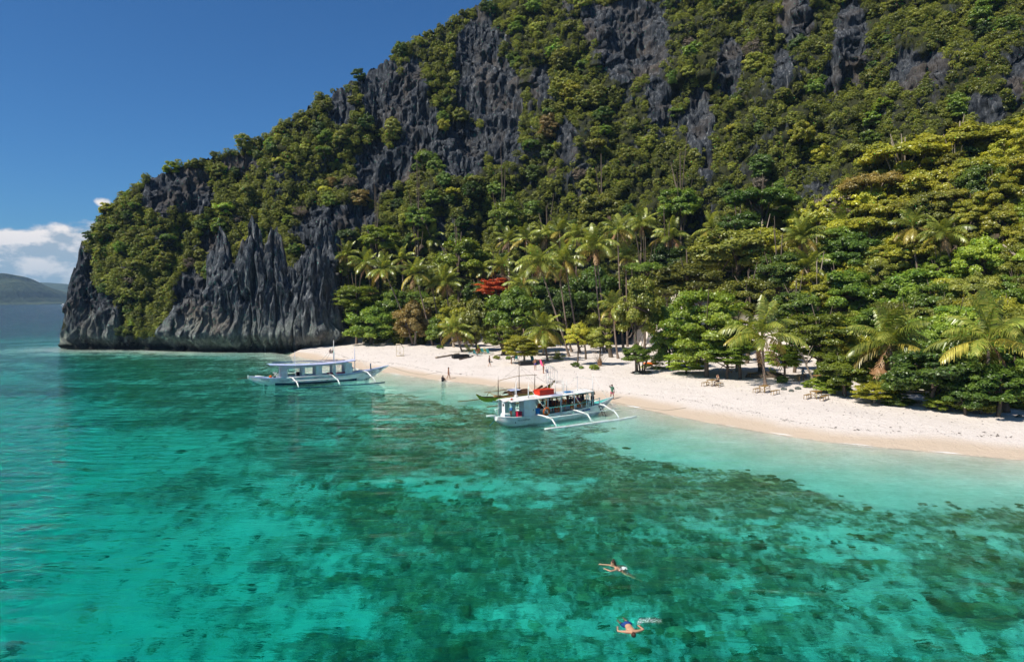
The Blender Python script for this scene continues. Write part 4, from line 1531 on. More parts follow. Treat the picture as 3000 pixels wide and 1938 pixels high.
PALMS = [
    ((1017, 748), (1031, 870), 165, 3.9, 'slim upright palm in front of the dark cleft beside the rock wall', {}),
    ((1124, 790), (1210, 990), 150, 4.2, 'palm with a pinkish trunk leaning far over next to the rock wall', dict(lean=1.2)),
    ((1073, 776), (1128, 872), 160, 4.2, 'palm crown partly hidden behind the first far leaning palm', {}),
    ((1217, 803), (1267, 1000), 148, 4.2, 'second leaning palm whose brown trunk stands clear of the ochre tree', dict(lean=1.1)),
    ((1264, 824), (1302, 960), 152, 3.6, 'thin palm left of the crown heavy with dead brown fronds', {}),
    ((1308, 832), (1325, 960), 150, 4.4, 'palm with dead brown fronds hanging under its drooping crown', dict(dead=4)),
    ((1259, 700), (1278, 800), 172, 4.6, 'highest palm at the cliff foot standing over the leaning ones', {}),
    ((1334, 968), (1357, 1034), 131, 3.8, 'low palm over the black raft with an orange dead frond hanging', dict(dead=2, n=18)),
    ((1366, 990), (1373, 1030), 133, 3.0, 'short twin of the low palm over the black raft', dict(n=14)),
    ((1469, 780), (1490, 880), 150, 3.9, 'palm just above the red leafed tree', {}),
    ((1578, 770), (1668, 1052), 119, 4.3, 'tall palm with a long curved trunk leaning over the open sand', dict(lean=1.05, yellow=3)),
    ((1525, 835), (1540, 930), 140, 3.8, 'palm with drooping pale fronds between the red tree and the tall leaning palm', {}),
    ((1655, 764), (1700, 1030), 125, 4.2, 'straight grey trunked palm second from the tall leaning one', dict(lean=0.9)),
    ((1637, 779), (1676, 1000), 128, 4.0, 'palm crowded behind the straight grey trunked one', {}),
    ((1592, 966), (1606, 1076), 112, 4.0, 'low bright palm with drooping fronds beside the person in blue trunks', dict(n=20, yellow=4, dead=0)),
    ((1744, 718), (1790, 1012), 127, 4.6, 'big full palm crown on two slender trunks at the centre of the grove', {}),
    ((1740, 740), (1770, 1032), 126, 4.0, 'second trunk of the big full palm at the centre of the grove', dict(n=12)),
    ((1809, 676), (1828, 830), 136, 4.2, 'palm with yellow hanging fronds to the right of the big full crown', dict(yellow=4)),
    ((1834, 758), (1840, 850), 139, 3.4, 'smaller palm tucked under the palm with yellow fronds', {}),
    ((1880, 658), None, 147, 4.3, 'dark palm crown against the shaded cliff foot', dict(n=18)),
    ((1968, 696), (2004, 900), 130, 4.0, 'upright palm with a brown beard of dead fronds rising from the wood', dict(dead=5, n=20)),
    ((2088, 674), None, 140, 4.6, 'palm crown with pale sprays right of the bearded palm', dict(n=18)),
    ((2350, 700), None, 117, 4.3, 'full upright palm crown on the slope left of the yellow canopy', {}),
    ((2368, 784), None, 111, 3.8, 'palm crown just below the full upright one on the slope', dict(n=18)),
    ((2468, 662), None, 122, 3.9, 'dark palm crown half sunk in the trees below the dry thicket', dict(n=16)),
    ((2673, 668), (2697, 850), 105, 3.5, 'slope palm with orange yellow hanging fronds', dict(yellow=7, dead=2, n=18)),
    ((2766, 686), (2815, 960), 98, 3.6, 'palm with a long bare curved trunk on the right slope', dict(n=17, lean=0.8)),
    ((2232, 990), (2243, 1124), 80, 4.7, 'big front palm with a ringed trunk on the sand beside the bamboo table', dict(n=20, yellow=2)),
    ((2609, 1012), (2622, 1150), 68, 4.4, 'front palm bowed over the thatched roofs', dict(n=19, yellow=3, dead=1)),
    ((2896, 1004), (2898, 1150), 61, 4.6, 'front palm with long yellow edged fronds in the right corner', dict(n=18, yellow=3, dead=1)),
    ((1795, 900), (1812, 1012), 114, 3.4, 'palm with brown fronds half hidden behind the tall loose tree', dict(n=12, dead=3)),
    ((1543, 702), None, 152, 4.0, 'far palm crown on the left of the back row', dict(n=16)),
    ((1600, 690), None, 153, 4.0, 'far palm crown second in the back row', dict(n=16)),
    ((1640, 682), None, 152, 4.2, 'far palm crown third in the back row', dict(n=16)),
    ((1690, 690), None, 150, 4.2, 'far palm crown last in the back row next to the big full one', dict(n=16)),
    ((1490, 706), None, 156, 3.8, 'lone far palm crown above the bright green tree of the grove', dict(n=16)),
    ((1178, 760), None, 166, 3.8, 'far palm crown peering between the first two leaning palms', dict(n=14)),
    ((1414, 790), None, 158, 3.2, 'small far palm left of the palm over the red tree', dict(n=14)),
    ((1632, 1055), (1634, 1068), 114, 1.7, 'young palm sprouting from the sand near the low bright palm', dict(n=9, yellow=2, dead=0)),
    ((1919, 1075), (1921, 1100), 99, 2.1, 'young yellow palm in front of the orange kayak', dict(n=9, yellow=3, dead=0)),
    ((1406, 1032), (1408, 1048), 127, 1.6, 'young palm between the black raft and the loungers', dict(n=8, yellow=0, dead=0)),
    ((1372, 1030), (1374, 1040), 131, 1.7, 'young palm beside the black raft', dict(n=8, yellow=0, dead=0)),
    ((2268, 1105), (2270, 1118), 87, 1.4, 'small palm seedling right of the ringed palm trunk', dict(n=8, yellow=0, dead=0)),
]
for c_, b_, D_, L_, lab_, kw_ in PALMS:
    palm(c_, b_, D_, L_ * 1.12, lab_, **kw_)
# ------------------------------------------------------------------ paints and fabrics
WHITE = paint('paint_white', (0.78, 0.79, 0.79), 0.42, 0.14, 1.6)
WHITE_OLD = paint('paint_white_worn', (0.70, 0.70, 0.68), 0.5, 0.28, 2.2)
BLUE = paint('paint_blue', (0.03, 0.13, 0.36), 0.4, 0.3, 2.0)
BLUE_PALE = paint('paint_pale_blue', (0.50, 0.56, 0.80), 0.5, 0.2, 2.0)
NAVY = paint('paint_navy', (0.010, 0.050, 0.115), 0.5, 0.3, 2.0)
TEAL = paint('paint_teal', (0.10, 0.52, 0.47), 0.45, 0.22, 2.0)
TEAL_DARK = paint('paint_teal_dark', (0.02, 0.17, 0.16), 0.55, 0.3, 2.0)
RED = paint('paint_red', (0.62, 0.035, 0.012), 0.4, 0.2, 2.0)
CRIMSON = paint('plastic_red', (0.55, 0.012, 0.05), 0.35, 0.15, 3.0)
ORANGE = paint('nylon_orange', (0.80, 0.16, 0.015), 0.7, 0.25, 8.0)
BLUE_PLASTIC = paint('plastic_blue', (0.02, 0.22, 0.55), 0.35, 0.2, 3.0)
LIME = paint('paint_lime', (0.36, 0.40, 0.02), 0.5, 0.3, 1.6)
BAMBOO = paint('bamboo', (0.36, 0.22, 0.07), 0.55, 0.4, 6.0)
BROWN = paint('varnished_brown', (0.11, 0.055, 0.025), 0.6, 0.4, 3.0)
BLACK = paint('black_plastic', (0.012, 0.013, 0.016), 0.5, 0.3, 3.0)
PINK = paint('pink_vinyl', (0.85, 0.10, 0.26), 0.3, 0.1, 3.0)
LIGHT_WOOD = paint('bleached_wood', (0.66, 0.58, 0.42), 0.7, 0.3, 5.0)
ROPE = paint('rope', (0.40, 0.36, 0.29), 0.9, 0.3, 20.0)
ROPE_BLUE = paint('rope_blue', (0.03, 0.30, 0.50), 0.9, 0.3, 20.0)
GLASSY = paint('dark_glass', (0.02, 0.022, 0.025), 0.1, 0.2, 3.0, 0.6)
INK = paint('black_lettering', (0.015, 0.022, 0.025), 0.6, 0.1, 3.0)
INK_GREY = paint('grey_lettering', (0.13, 0.14, 0.15), 0.6, 0.1, 3.0)


def hull_parts(root, st, side, bottom, zsplit, deck, rim, deck_drop=0.1, rim_r=0.05):
    """Lofted hull: st rows of (x, half beam at gunwale, gunwale z, keel z). Side planking, underwater body, deck and rim are parts."""
    st = np.array(st, float)
    xs = np.linspace(st[0, 0], st[-1, 0], 60)
    b, zg, zk = (np.interp(xs, st[:, 0], st[:, k]) for k in (1, 2, 3))
    for a in (b, zg, zk): a[1:-1] = (a[:-2] + 2 * a[1:-1] + a[2:]) / 4
    prof = [(1.0, 1.0), (0.97, 0.72), (0.90, 0.45), (0.74, 0.2), (0.42, 0.05), (0.03, 0.0)]
    R = []
    for i in range(60):
        row = []
        for s in (1, -1):
            pr = prof if s == 1 else prof[::-1]
            for w, h in pr: row.append((xs[i], s * b[i] * w, zk[i] + (zg[i] - zk[i]) * h))
        R.append(row)
    m = len(R[0])
    up, lo = MB(), MB()
    for i in range(59):
        for j in range(m - 1):
            q = [R[i][j], R[i + 1][j], R[i + 1][j + 1], R[i][j + 1]]
            (up if sum(p[2] for p in q) / 4 > zsplit else lo).add(q, [(0, 1, 2, 3)])
    tr = MB()
    for e in (0, 59):
        up.add(R[e], [tuple(range(m))])
    up.build('hull', side, root)
    lo.build('hull_bottom', bottom, root)
    d = MB()
    for i in range(59):
        z0, z1 = zg[i] - deck_drop, zg[i + 1] - deck_drop
        d.add([(xs[i], b[i] * 0.965, z0), (xs[i], -b[i] * 0.965, z0), (xs[i + 1], -b[i + 1] * 0.965, z1), (xs[i + 1], b[i + 1] * 0.965, z1)], [(0, 1, 2, 3)])
    d.build('deck', deck, root)
    for s in (1, -1):
        MB().tube([(xs[i], s * b[i], zg[i] + 0.01) for i in range(0, 60, 1)], rim_r, 6).build('gunwale', rim, root, True)
    return lambda x: float(np.interp(x, xs, zg)), lambda x: float(np.interp(x, xs, b))


def lettering(root, text, size, loc, rot, mat, name='lettering'):
    cu = bpy.data.curves.new(name, 'FONT')
    cu.body = text
    cu.size = size
    cu.extrude = 0.004
    cu.align_x = 'CENTER'
    tmp = bpy.data.objects.new(name, cu)
    me = bpy.data.meshes.new_from_object(tmp)
    bpy.data.objects.remove(tmp)
    me.materials.clear()
    me.materials.append(mat)
    o = bpy.data.objects.new(name, me)
    COL.objects.link(o)
    o.parent = root
    o.location = loc
    o.rotation_euler = rot
    return o


def outriggers(root, gun, beam, arms, reach, floatx, mat_arm, mat_float, r_arm, r_float, knee_z, mat_rail, sides=(1, -1), zf=0.03):
    for s in sides:
        for x in arms:
            y0 = s * beam(x) * 0.6
            z0 = gun(x) + 0.06
            pts = [(x, y0, z0), (x, s * reach * 0.45, z0 + 0.04), (x, s * reach * 0.72, knee_z + 0.06), (x + 0.02, s * reach * 0.84, knee_z - 0.03), (x + 0.05, s * reach * 0.93, knee_z * 0.55), (x + 0.08, s * reach, zf + 0.03)]
            MB().tube(pts, [r_arm, r_arm, r_arm * 1.05, r_arm * 1.05, r_arm, r_arm * 0.8], 8).build('outrigger_arm', mat_arm, root, True)
        n = 14
        MB().tube([(floatx[0] + (floatx[1] - floatx[0]) * i / n, s * reach, zf + (0.10 * max(0, (i / n - 0.75) * 4) ** 2) + 0.05 * max(0, (0.2 - i / n) * 5)) for i in range(n + 1)],
                  [r_float * (0.75 + 0.25 * math.sin(math.pi * (0.1 + 0.8 * i / n))) for i in range(n + 1)], 8).build('outrigger_float', mat_float, root, True)
        MB().tube([(arms[0] - 0.6, s * reach * 0.83, knee_z + 0.12), (arms[-1] + 0.7, s * reach * 0.83, knee_z + 0.16)], 0.045, 6).build('outrigger_rail', mat_rail, root, True)


def mast(root, x, y, z0, z1, r, mat, name='mast'):
    MB().tube([(x, y, z0), (x, y, z0 + (z1 - z0) * 0.6), (x, y, z1)], [r, r * 0.85, r * 0.3], 7).build(name, mat, root, True)


def line(name, pts, r, mat, root=None, sag=0.0):
    if len(pts) == 2 and sag:
        a, b = Vector(pts[0]), Vector(pts[1])
        pts = [a.lerp(b, t) - Vector((0, 0, sag * 4 * t * (1 - t))) for t in [i / 10 for i in range(11)]]
    return MB().tube(pts, r, 5).build(name, mat, root, True)


def panel_with_holes(u0, u1, z0, z1, holes, thick, at_y, slant=0.0):
    """Upright wall along x with rectangular window holes cut out, as closed strips. holes: (a, b, lo, hi)."""
    mb = MB()
    xs = sorted({u0, u1, *[h[0] for h in holes], *[h[1] for h in holes]})
    for a, b in zip(xs[:-1], xs[1:]):
        hs = [h for h in holes if h[0] <= a and h[1] >= b]
        spans = [(z0, z1)] if not hs else [(z0, hs[0][2]), (hs[0][3], z1)]
        for lo, hi in spans:
            if hi - lo > 0.01: mb.box(((a + b) / 2, at_y, (lo + hi) / 2), (b - a, thick, hi - lo))
    return mb


# ------------------------------------------------------------------ white and blue outrigger boat
def boat_blue():
    A, B = onz(775, 1127), onz(1085, 1109)
    c = (A + B) / 2
    hd = math.atan2(B.y - A.y, B.x - A.x)
    root = empty('outrigger_boat', (c.x, c.y, 0), hd)
    tag(root, 'white outrigger boat with a blue trimmed cabin moored near the rock wall', 'boat', 'outrigger boats in the bay')
    st = [(-9.6, 0.10, 1.30, 0.95), (-8.6, 0.42, 1.12, 0.35), (-7.2, 0.72, 0.98, -0.25), (-4, 0.95, 0.92, -0.5), (0, 1.0, 0.95, -0.55), (4, 0.92, 1.05, -0.5), (6.6, 0.62, 1.25, -0.3), (8.2, 0.36, 1.48, 0.45), (10.3, 0.05, 1.86, 1.72)]
    gun, beam = hull_parts(root, st, WHITE, NAVY, 0.10, BLUE_PALE, BLUE_PALE, 0.06, 0.055)
    MB().tube([(x, -beam(x) * 1.0 - 0.015, gun(x) - 0.13) for x in np.linspace(1.5, 9.6, 16)], 0.035, 5).build('rubbing_strake', BLUE, root, True)
    # cabin: two window walls, end walls, roof
    wins = [(-4.6, -2.55, 1.08, 2.18), (-2.25, -0.7, 1.08, 2.26), (0.15, 1.75, 1.08, 2.36), (2.1, 3.5, 1.08, 2.42)]
    for s in (-1, 1):
        w = panel_with_holes(-5.4, 4.5, 0.80, 2.62, wins, 0.06, s * 0.86).build('cabin_wall', WHITE, root)
        for a, b, lo, hi in wins:
            f = MB()
            for q, sz in ((((a + b) / 2, s * 0.89, lo), (b - a + 0.1, 0.07, 0.07)), (((a + b) / 2, s * 0.89, hi), (b - a + 0.1, 0.07, 0.07)),
                          ((a, s * 0.89, (lo + hi) / 2), (0.07, 0.07, hi - lo)), ((b, s * 0.89, (lo + hi) / 2), (0.07, 0.07, hi - lo))):
                f.box(q, sz)
            f.build('window_frame', WHITE_OLD, w, bevel=0.015)
    MB().box((-3.55, -0.86, 1.63), (0.07, 0.05, 1.1)).build('window_post', WHITE, root)
    MB().box((-5.35, 0.45, 1.7), (0.06, 0.76, 1.8)).box((-5.35, -0.62, 1.7), (0.06, 0.42, 1.8)).build('rear_wall', WHITE, root)
    MB().box((4.62, 0, 1.5), (0.06, 1.66, 0.9), ry=0.25).build('front_wall', WHITE, root)
    rf = MB()
    n = 20
    for i in range(n):
        x0, x1 = -7.0 + 12.0 * i / n, -7.0 + 12.0 * (i + 1) / n
        za, zb = (2.66 + 0.30 * ((x + 1.6) / 6) ** 2 for x in (x0, x1))
        for y0, y1, d0, d1 in ((-1.12, 0, -0.10, 0.05), (0, 1.12, 0.05, -0.10)):
            rf.add([(x0, y0, za + d0), (x1, y0, zb + d0), (x1, y1, zb + d1), (x0, y1, za + d1), (x0, y0, za + d0 - 0.07), (x1, y0, zb + d0 - 0.07), (x1, y1, zb + d1 - 0.07), (x0, y1, za + d1 - 0.07)],
                   [(0, 1, 2, 3), (7, 6, 5, 4), (0, 4, 5, 1), (2, 6, 7, 3), (1, 5, 6, 2), (3, 7, 4, 0)])
    rf.build('roof', BLUE_PALE, root)
    for s in (-1, 1):
        MB().tube([(x, s * 1.14, 2.66 + 0.30 * ((x + 1.6) / 6) ** 2 - 0.12) for x in np.linspace(-7.02, 5.02, 24)], 0.04, 5).build('roof_edge', BLUE, root, True)
    MB().tube([(-1.4, -0.7, 2.86), (3.6, -0.5, 3.0)], 0.05, 6).build('roof_pole', BLUE, root, True)
    MB().tube([(-6.4, 0.5, 2.98), (2.8, 0.55, 3.0)], 0.05, 6).build('roof_pole', BLUE, root, True)
    # seats and stowage seen through the windows
    MB().box((-1.0, -0.45, 1.05), (2.0, 0.5, 0.12)).box((1.2, -0.45, 1.05), (1.6, 0.5, 0.12)).build('bench', BLUE, root, bevel=0.02)
    MB().box((2.3, -0.4, 1.20), (2.6, 0.42, 0.16)).build('seat_cushion', CRIMSON, root, bevel=0.04)
    MB().box((-3.0, 0.2, 1.25), (0.5, 0.4, 0.6)).build('engine_box', BLACK, root, bevel=0.03)
    MB().ball((1.7, -0.93, 0.92), (0.34, 0.12, 0.22), 10, 7).build('dark_bag', BLACK, root, True)
    outriggers(root, gun, beam, (-4.3, 1.2, 6.2), 6.2, (-5.6, 7.6), WHITE, NAVY, 0.085, 0.085, 0.78, WHITE)
    MB().tube([(-5.0, -2.6, 1.10), (1.6, -2.6, 1.18)], 0.05, 6).build('walking_pole', WHITE, root, True)
    for x, y, z0, z1, r, mt in ((-3.4, -0.1, 2.7, 4.5, 0.075, BLUE_PALE), (2.1, 0, 2.75, 5.9, 0.12, WHITE), (5.2, 0.1, 1.2, 4.9, 0.075, BLUE_PALE)):
        mast(root, x, y, z0, z1, r * 0.75, mt)
    MB().tube([(7.6, 0.0, 1.35), (7.55, 0.05, 2.3)], 0.10, 6).build('bitt', NAVY, root, True)
    for a, b in (((2.1, 0, 4.9), (1.2, -5.1, 0.9)), ((2.1, 0, 4.9), (1.2, 5.1, 0.9)), ((-3.4, -0.1, 3.9), (-4.3, -5.1, 0.9)), ((-3.4, -0.1, 3.9), (-4.3, 5.1, 0.9)),
                 ((5.2, 0.1, 4.6), (6.2, -5.1, 0.95)), ((2.1, 0, 5.0), (-3.4, -0.1, 4.3)), ((2.1, 0, 4.9), (0.3, 0.8, 2.8))):
        line('stay', [a, b], 0.022, WHITE_OLD, root)
    # stern clutter
    MB().tube([(-5.6, 0.3, 1.0), (-6.3, 0.2, 1.62), (-5.9, -0.2, 1.62), (-6.5, -0.5, 1.0)], 0.06, 6).build('stern_frame', WHITE, root, True)
    MB().ball((-6.75, -0.35, 1.14), 0.22, 12, 8).build('orange_float_ball', ORANGE, root, True)
    MB().ball((-6.25, -0.4, 1.08), (0.25, 0.15, 0.16), 10, 6).build('dark_bundle', BLACK, root, True)
    MB().box((-5.8, -0.45, 1.15), (0.32, 0.3, 0.34)).build('white_crate', WHITE_OLD, root, bevel=0.03)
    MB().tube([(-8.7, 0.1, 1.28), (-8.1, 0.0, 1.24), (-7.6, -0.15, 1.16)], 0.09, 6).build('fender', WHITE, root, True)
    MB().tube([(-9.5, 0.2, 1.1), (-11.0, 0.35, 0.95)], 0.05, 6).build('stern_pole', BROWN, root, True)
    MB().box((-9.6, 0, 1.2), (0.12, 0.5, 0.5)).build('transom', WHITE, root, bevel=0.03)
    # lettering along the near side
    yaw = 0.0
    lettering(root, 'ZANIKA', 0.46, (7.4, -beam(7.4) * 0.98 - 0.03, 0.86), (math.radians(84), math.radians(-6), math.radians(11)), INK_GREY)
    lettering(root, 'Mahuna', 0.34, (-7.5, -beam(-7.5) * 0.98 - 0.03, 0.62), (math.radians(88), math.radians(6), math.radians(-9)), INK)
    lettering(root, 'FV ORACION', 0.22, (-5.0, -beam(-5.0) - 0.02, 0.44), (math.radians(86), 0, math.radians(-2)), INK)
    MB().tube([(8.9 + 0.15 * math.cos(t), -beam(8.9) - 0.02, 1.48 + 0.15 * math.sin(t)) for t in np.linspace(0, 6.283, 15)], 0.03, 5).build('round_emblem', BROWN, root, True)
    MB().tube([(0.9 + 0.13 * math.cos(t), -beam(0.9) * 0.97 - 0.03, 0.38 + 0.10 * math.sin(t)) for t in np.linspace(0, 6.283, 13)], 0.035, 5).build('hull_mark', INK, root, True)
    M = root.matrix_basis
    line_end = onz(1288, 1083, 0.9)
    bow = Matrix.Translation((c.x, c.y, 0)) @ Matrix.Rotation(hd, 4, 'Z') @ Vector((10.2, 0, 1.8))
    gpts = [bow.lerp(line_end, t) for t in np.linspace(0, 1, 12)]
    for p, t in zip(gpts, np.linspace(0, 1, 12)):
        p.z = max(bow.z * (1 - t) ** 2 + 0.05, gz(p.x, p.y) + 0.03)
    tag(line('mooring_line', gpts, 0.022, ROPE), 'thin mooring line from the blue trimmed boat to the sand', 'rope')
    st_ = Matrix.Translation((c.x, c.y, 0)) @ Matrix.Rotation(hd, 4, 'Z') @ Vector((-7.9, -0.3, 1.1))
    tag(line('anchor_line', [st_, onz(722, 1135, -0.9)], 0.025, ROPE_BLUE), 'blue anchor line running down from the stern of the blue trimmed boat', 'rope')
    return root


boat_blue()

# ------------------------------------------------------------------ white and teal excursion boat
C2 = Vector((3.9, 66.2, 0))
H2 = math.radians(35)
U2, R2 = Vector((math.cos(H2), math.sin(H2), 0)), Vector((math.sin(H2), -math.cos(H2), 0))


def s2(px, yy=0.0):
    """Station along the teal boat that shows at photo column px, yy metres to the camera side of its keel."""
    r = (px - CXP) / FPX
    return (r * (C2.y + R2.y * yy) - (C2.x + R2.x * yy)) / (U2.x - r * U2.y)


def on2(s, yy, z):
    return C2 + U2 * s + R2 * yy + Vector((0, 0, z))


def boat_teal():
    root = empty('excursion_boat', C2, H2)
    tag(root, 'white excursion outrigger with teal deck, open canopy and orange life jackets', 'boat', 'outrigger boats in the bay')
    st = [(-6.6, 0.30, 0.98, 0.55), (-6.0, 0.72, 0.90, 0.1), (-5.0, 0.98, 0.84, -0.3), (-2, 1.12, 0.78, -0.5), (2, 1.08, 0.86, -0.5), (4.6, 0.86, 1.02, -0.4), (6.0, 0.55, 1.18, 0.05), (7.0, 0.30, 1.34, 0.7), (8.2, 0.04, 1.60, 1.48)]
    gun, beam = hull_parts(root, st, WHITE, WHITE_OLD, 0.0, TEAL, WHITE, 0.05, 0.05)
    # dark teal non-slip mat along the near side deck
    d = MB()
    for a, b in zip(np.linspace(-1.9, 5.0, 12)[:-1], np.linspace(-1.9, 5.0, 12)[1:]):
        d.add([(a, -beam(a) * 0.93, gun(a) - 0.035), (b, -beam(b) * 0.93, gun(b) - 0.035), (b, -0.35, gun(b) - 0.035), (a, -0.35, gun(a) - 0.035)], [(0, 1, 2, 3)])
    d.build('deck_mat', TEAL_DARK, root)
    # canopy
    rf = MB()
    xs = np.linspace(-5.6, 4.4, 16)
    rz_ = lambda x: 2.42 + 0.022 * (x + 5.6)
    for a, b in zip(xs[:-1], xs[1:]):
        for y0, y1, d0, d1 in ((-1.15, 0, -0.08, 0.06), (0, 1.15, 0.06, -0.08)):
            za, zb = rz_(a), rz_(b)
            rf.add([(a, y0, za + d0), (b, y0, zb + d0), (b, y1, zb + d1), (a, y1, za + d1), (a, y0, za + d0 - 0.05), (b, y0, zb + d0 - 0.05), (b, y1, zb + d1 - 0.05), (a, y1, za + d1 - 0.05)],
                   [(0, 1, 2, 3), (7, 6, 5, 4), (0, 4, 5, 1), (2, 6, 7, 3), (1, 5, 6, 2), (3, 7, 4, 0)])
    rf.build('canopy', WHITE, root)
    for s in (-1, 1):
        MB().tube([(x, s * 1.13, rz_(x) - 0.15) for x in np.linspace(-2.0, 4.4, 10)], 0.04, 6).build('canopy_edge', TEAL_DARK, root, True)
        for x in (-1.3, 0.3, 2.0, 3.6):
            MB().tube([(x, s * 0.98, gun(x) - 0.05), (x, s * 1.02, rz_(x) - 0.1)], 0.05, 6).build('canopy_post', WHITE, root, True)
    MB().tube([(4.15, -0.9, 1.0), (3.75, -0.95, rz_(3.8) - 0.1)], 0.05, 6).build('canopy_brace', WHITE, root, True)
    # guard rail on both sides
    for s in (-1, 1):
        r0, r1 = -1.9, 5.6
        MB().tube([(x, s * (beam(x) + 0.10), gun(x) + 0.62) for x in np.linspace(r0, r1, 14)], 0.035, 6).build('guard_rail', TEAL, root, True)
        MB().tube([(x, s * (beam(x) + 0.05), gun(x) + 0.30) for x in np.linspace(r0, 4.2, 12)], 0.015, 5).build('guard_rope', ROPE, root, True)
        for x in (-1.85, 0.2, 1.9, 3.8, 5.55):
            MB().tube([(x, s * (beam(x) + 0.06), gun(x) - 0.12), (x, s * (beam(x) + 0.10), gun(x) + 0.63)], 0.05, 6).build('rail_post', WHITE, root, True)
    # benches down the middle
    MB().box((1.5, -0.1, 1.12), (5.4, 0.55, 0.42)).build('bench_box', WHITE, root, bevel=0.02)
    MB().box((1.5, -0.1, 1.35), (5.5, 0.62, 0.04)).build('bench_top', BAMBOO, root)
    MB().box((3.95, -0.45, 1.42), (0.62, 0.42, 0.5), ry=-0.1).build('brown_seat', BAMBOO, root, bevel=0.03)
    # wheelhouse and closet at the stern
    wh = MB()
    wh.box((-5.2, 0.72, 1.55), (1.3, 0.05, 1.5)).box((-4.4, 0.35, 1.55), (0.05, 0.8, 1.5)).box((-5.75, -0.05, 1.62), (0.05, 0.5, 1.45))
    wh.build('wheelhouse_wall', WHITE, root)
    MB().box((-5.785, -0.05, 1.95), (0.03, 0.22, 0.22)).build('wheelhouse_window', GLASSY, root, bevel=0.01)
    wr = MB()
    wr.add([(-6.0, -0.45, 2.30), (-4.2, -0.45, 2.34), (-4.2, 0.2, 2.56), (-6.0, 0.2, 2.52)], [(0, 1, 2, 3)])
    wr.add([(-6.0, 0.2, 2.52), (-4.2, 0.2, 2.56), (-4.2, 0.85, 2.34), (-6.0, 0.85, 2.30)], [(0, 1, 2, 3)])
    wr.build('wheelhouse_roof', WHITE, root).modifiers.new('solid', 'SOLIDIFY').thickness = 0.05
    MB().box((-5.75, -0.35, 1.0), (0.62, 0.7, 0.4)).build('stern_locker', WHITE, root, bevel=0.02)
    cb = MB().box((-3.45, -0.62, 1.56), (1.32, 0.82, 1.58)).build('closet', WHITE, root, bevel=0.015)
    MB().box((-3.45, -0.62, 2.385), (1.5, 0.98, 0.05)).build('closet_roof', WHITE, root, bevel=0.01)
    MB().box((-3.02, -1.037, 1.36), (0.07, 0.02, 0.13)).build('closet_latch', BLACK, root)
    MB().box((-2.0, 0.62, 1.9), (1.5, 0.05, 0.9)).build('partition', WHITE, root)
    MB().box((-4.55, -0.78, 1.06), (0.5, 0.42, 0.42)).build('cooler', CRIMSON, root, bevel=0.04)
    MB().box((-4.55, -0.78, 1.30), (0.54, 0.46, 0.08)).build('cooler_lid', CRIMSON, root, bevel=0.03)
    dr = MB()
    dr.tube([(-2.3, -0.72, 0.76), (-2.3, -0.72, 0.82), (-2.3, -0.72, 1.32), (-2.3, -0.72, 1.42)], [0.22, 0.26, 0.26, 0.20], 14)
    dr.build('drum', BLUE_PLASTIC, root, True)
    # things on the canopy
    MB().box((-1.0, 0.0, 2.80), (1.75, 0.95, 0.46)).build('roof_locker', RED, root, bevel=0.02)
    MB().box((-1.0, 0.0, 3.045), (1.81, 1.0, 0.04)).build('roof_locker_lid', RED, root, bevel=0.01)
    for x in (0.15, 1.55):
        f = MB()
        for y in (-0.35, 0.35): f.tube([(x, y, 2.5), (x, y, 3.85)], 0.032, 6)
        for z in (2.8, 3.1, 3.6): f.tube([(x, -0.35, z), (x, 0.35, z)], 0.025, 5)
        f.build('roof_ladder', WHITE_OLD, root, True)
    MB().box((1.75, -0.3, 2.62), (0.9, 0.6, 0.10)).build('folded_tarp', BLUE_PLASTIC, root, bevel=0.03)
    MB().box((-0.1, -0.8, 2.52), (1.4, 0.45, 0.05)).build('roof_cloth', BLUE_PALE, root, bevel=0.01)
    for x, y, z0, z1, r in ((-3.9, 0.55, 2.4, 4.0, 0.10), (-3.3, -0.6, 2.4, 3.9, 0.09), (-0.1, 0.6, 2.45, 4.3, 0.06), (0.9, -0.7, 2.5, 4.1, 0.06), (4.0, 0.9, 0.9, 4.3, 0.06), (4.6, -0.75, 0.95, 4.55, 0.07)):
        mast(root, x, y, z0, z1, r * 0.7, WHITE)
    MB().ball((-3.9, 0.55, 2.55), (0.2, 0.2, 0.16), 10, 6).build('mast_lashing', WHITE_OLD, root, True)
    outriggers(root, gun, beam, (-2.6, 1.7, 5.2), 3.9, (-3.9, 7.6), WHITE, WHITE, 0.07, 0.12, 0.80, WHITE)
    for a, b in (((-3.3, -0.6, 3.6), (-2.6, -3.2, 0.9)), ((0.9, -0.7, 3.8), (1.7, -3.2, 0.92)), ((4.6, -0.75, 4.2), (5.2, -3.2, 0.95)), ((4.6, -0.75, 3.7), (4.0, 0.9, 3.9)),
                 ((4.0, 0.9, 3.9), (2.0, 1.0, 2.6)), ((-3.9, 0.55, 3.6), (-2.6, 3.2, 0.9)), ((0.9, 0.7, 3.2), (1.7, 3.2, 0.92))):
        line('stay', [a, b], 0.02, WHITE_OLD, root)
    MB().tube([(-6.5, 0.15, 1.0), (-7.4, 0.3, 1.02)], 0.09, 7).build('stern_fender', WHITE, root, True)
    MB().tube([(-6.1, 0.5, 0.95), (-6.3, 0.55, 1.5), (-5.8, 0.55, 1.6)], 0.07, 7).build('rudder_stock', WHITE, root, True)
    # boarding steps hooked over the bow quarter
    b = MB()
    for y in (-1.0, -1.45): b.tube([(5.2, y, 1.05), (5.75, y - 0.1, -0.1)], 0.025, 5)
    for t in (0.3, 0.6, 0.9): b.tube([(5.2 + 0.55 * t, -1.0 - 0.1 * t, 1.05 - 1.15 * t), (5.2 + 0.55 * t, -1.45 - 0.1 * t, 1.05 - 1.15 * t)], 0.025, 5)
    b.build('boarding_ladder', BLACK, root, True)
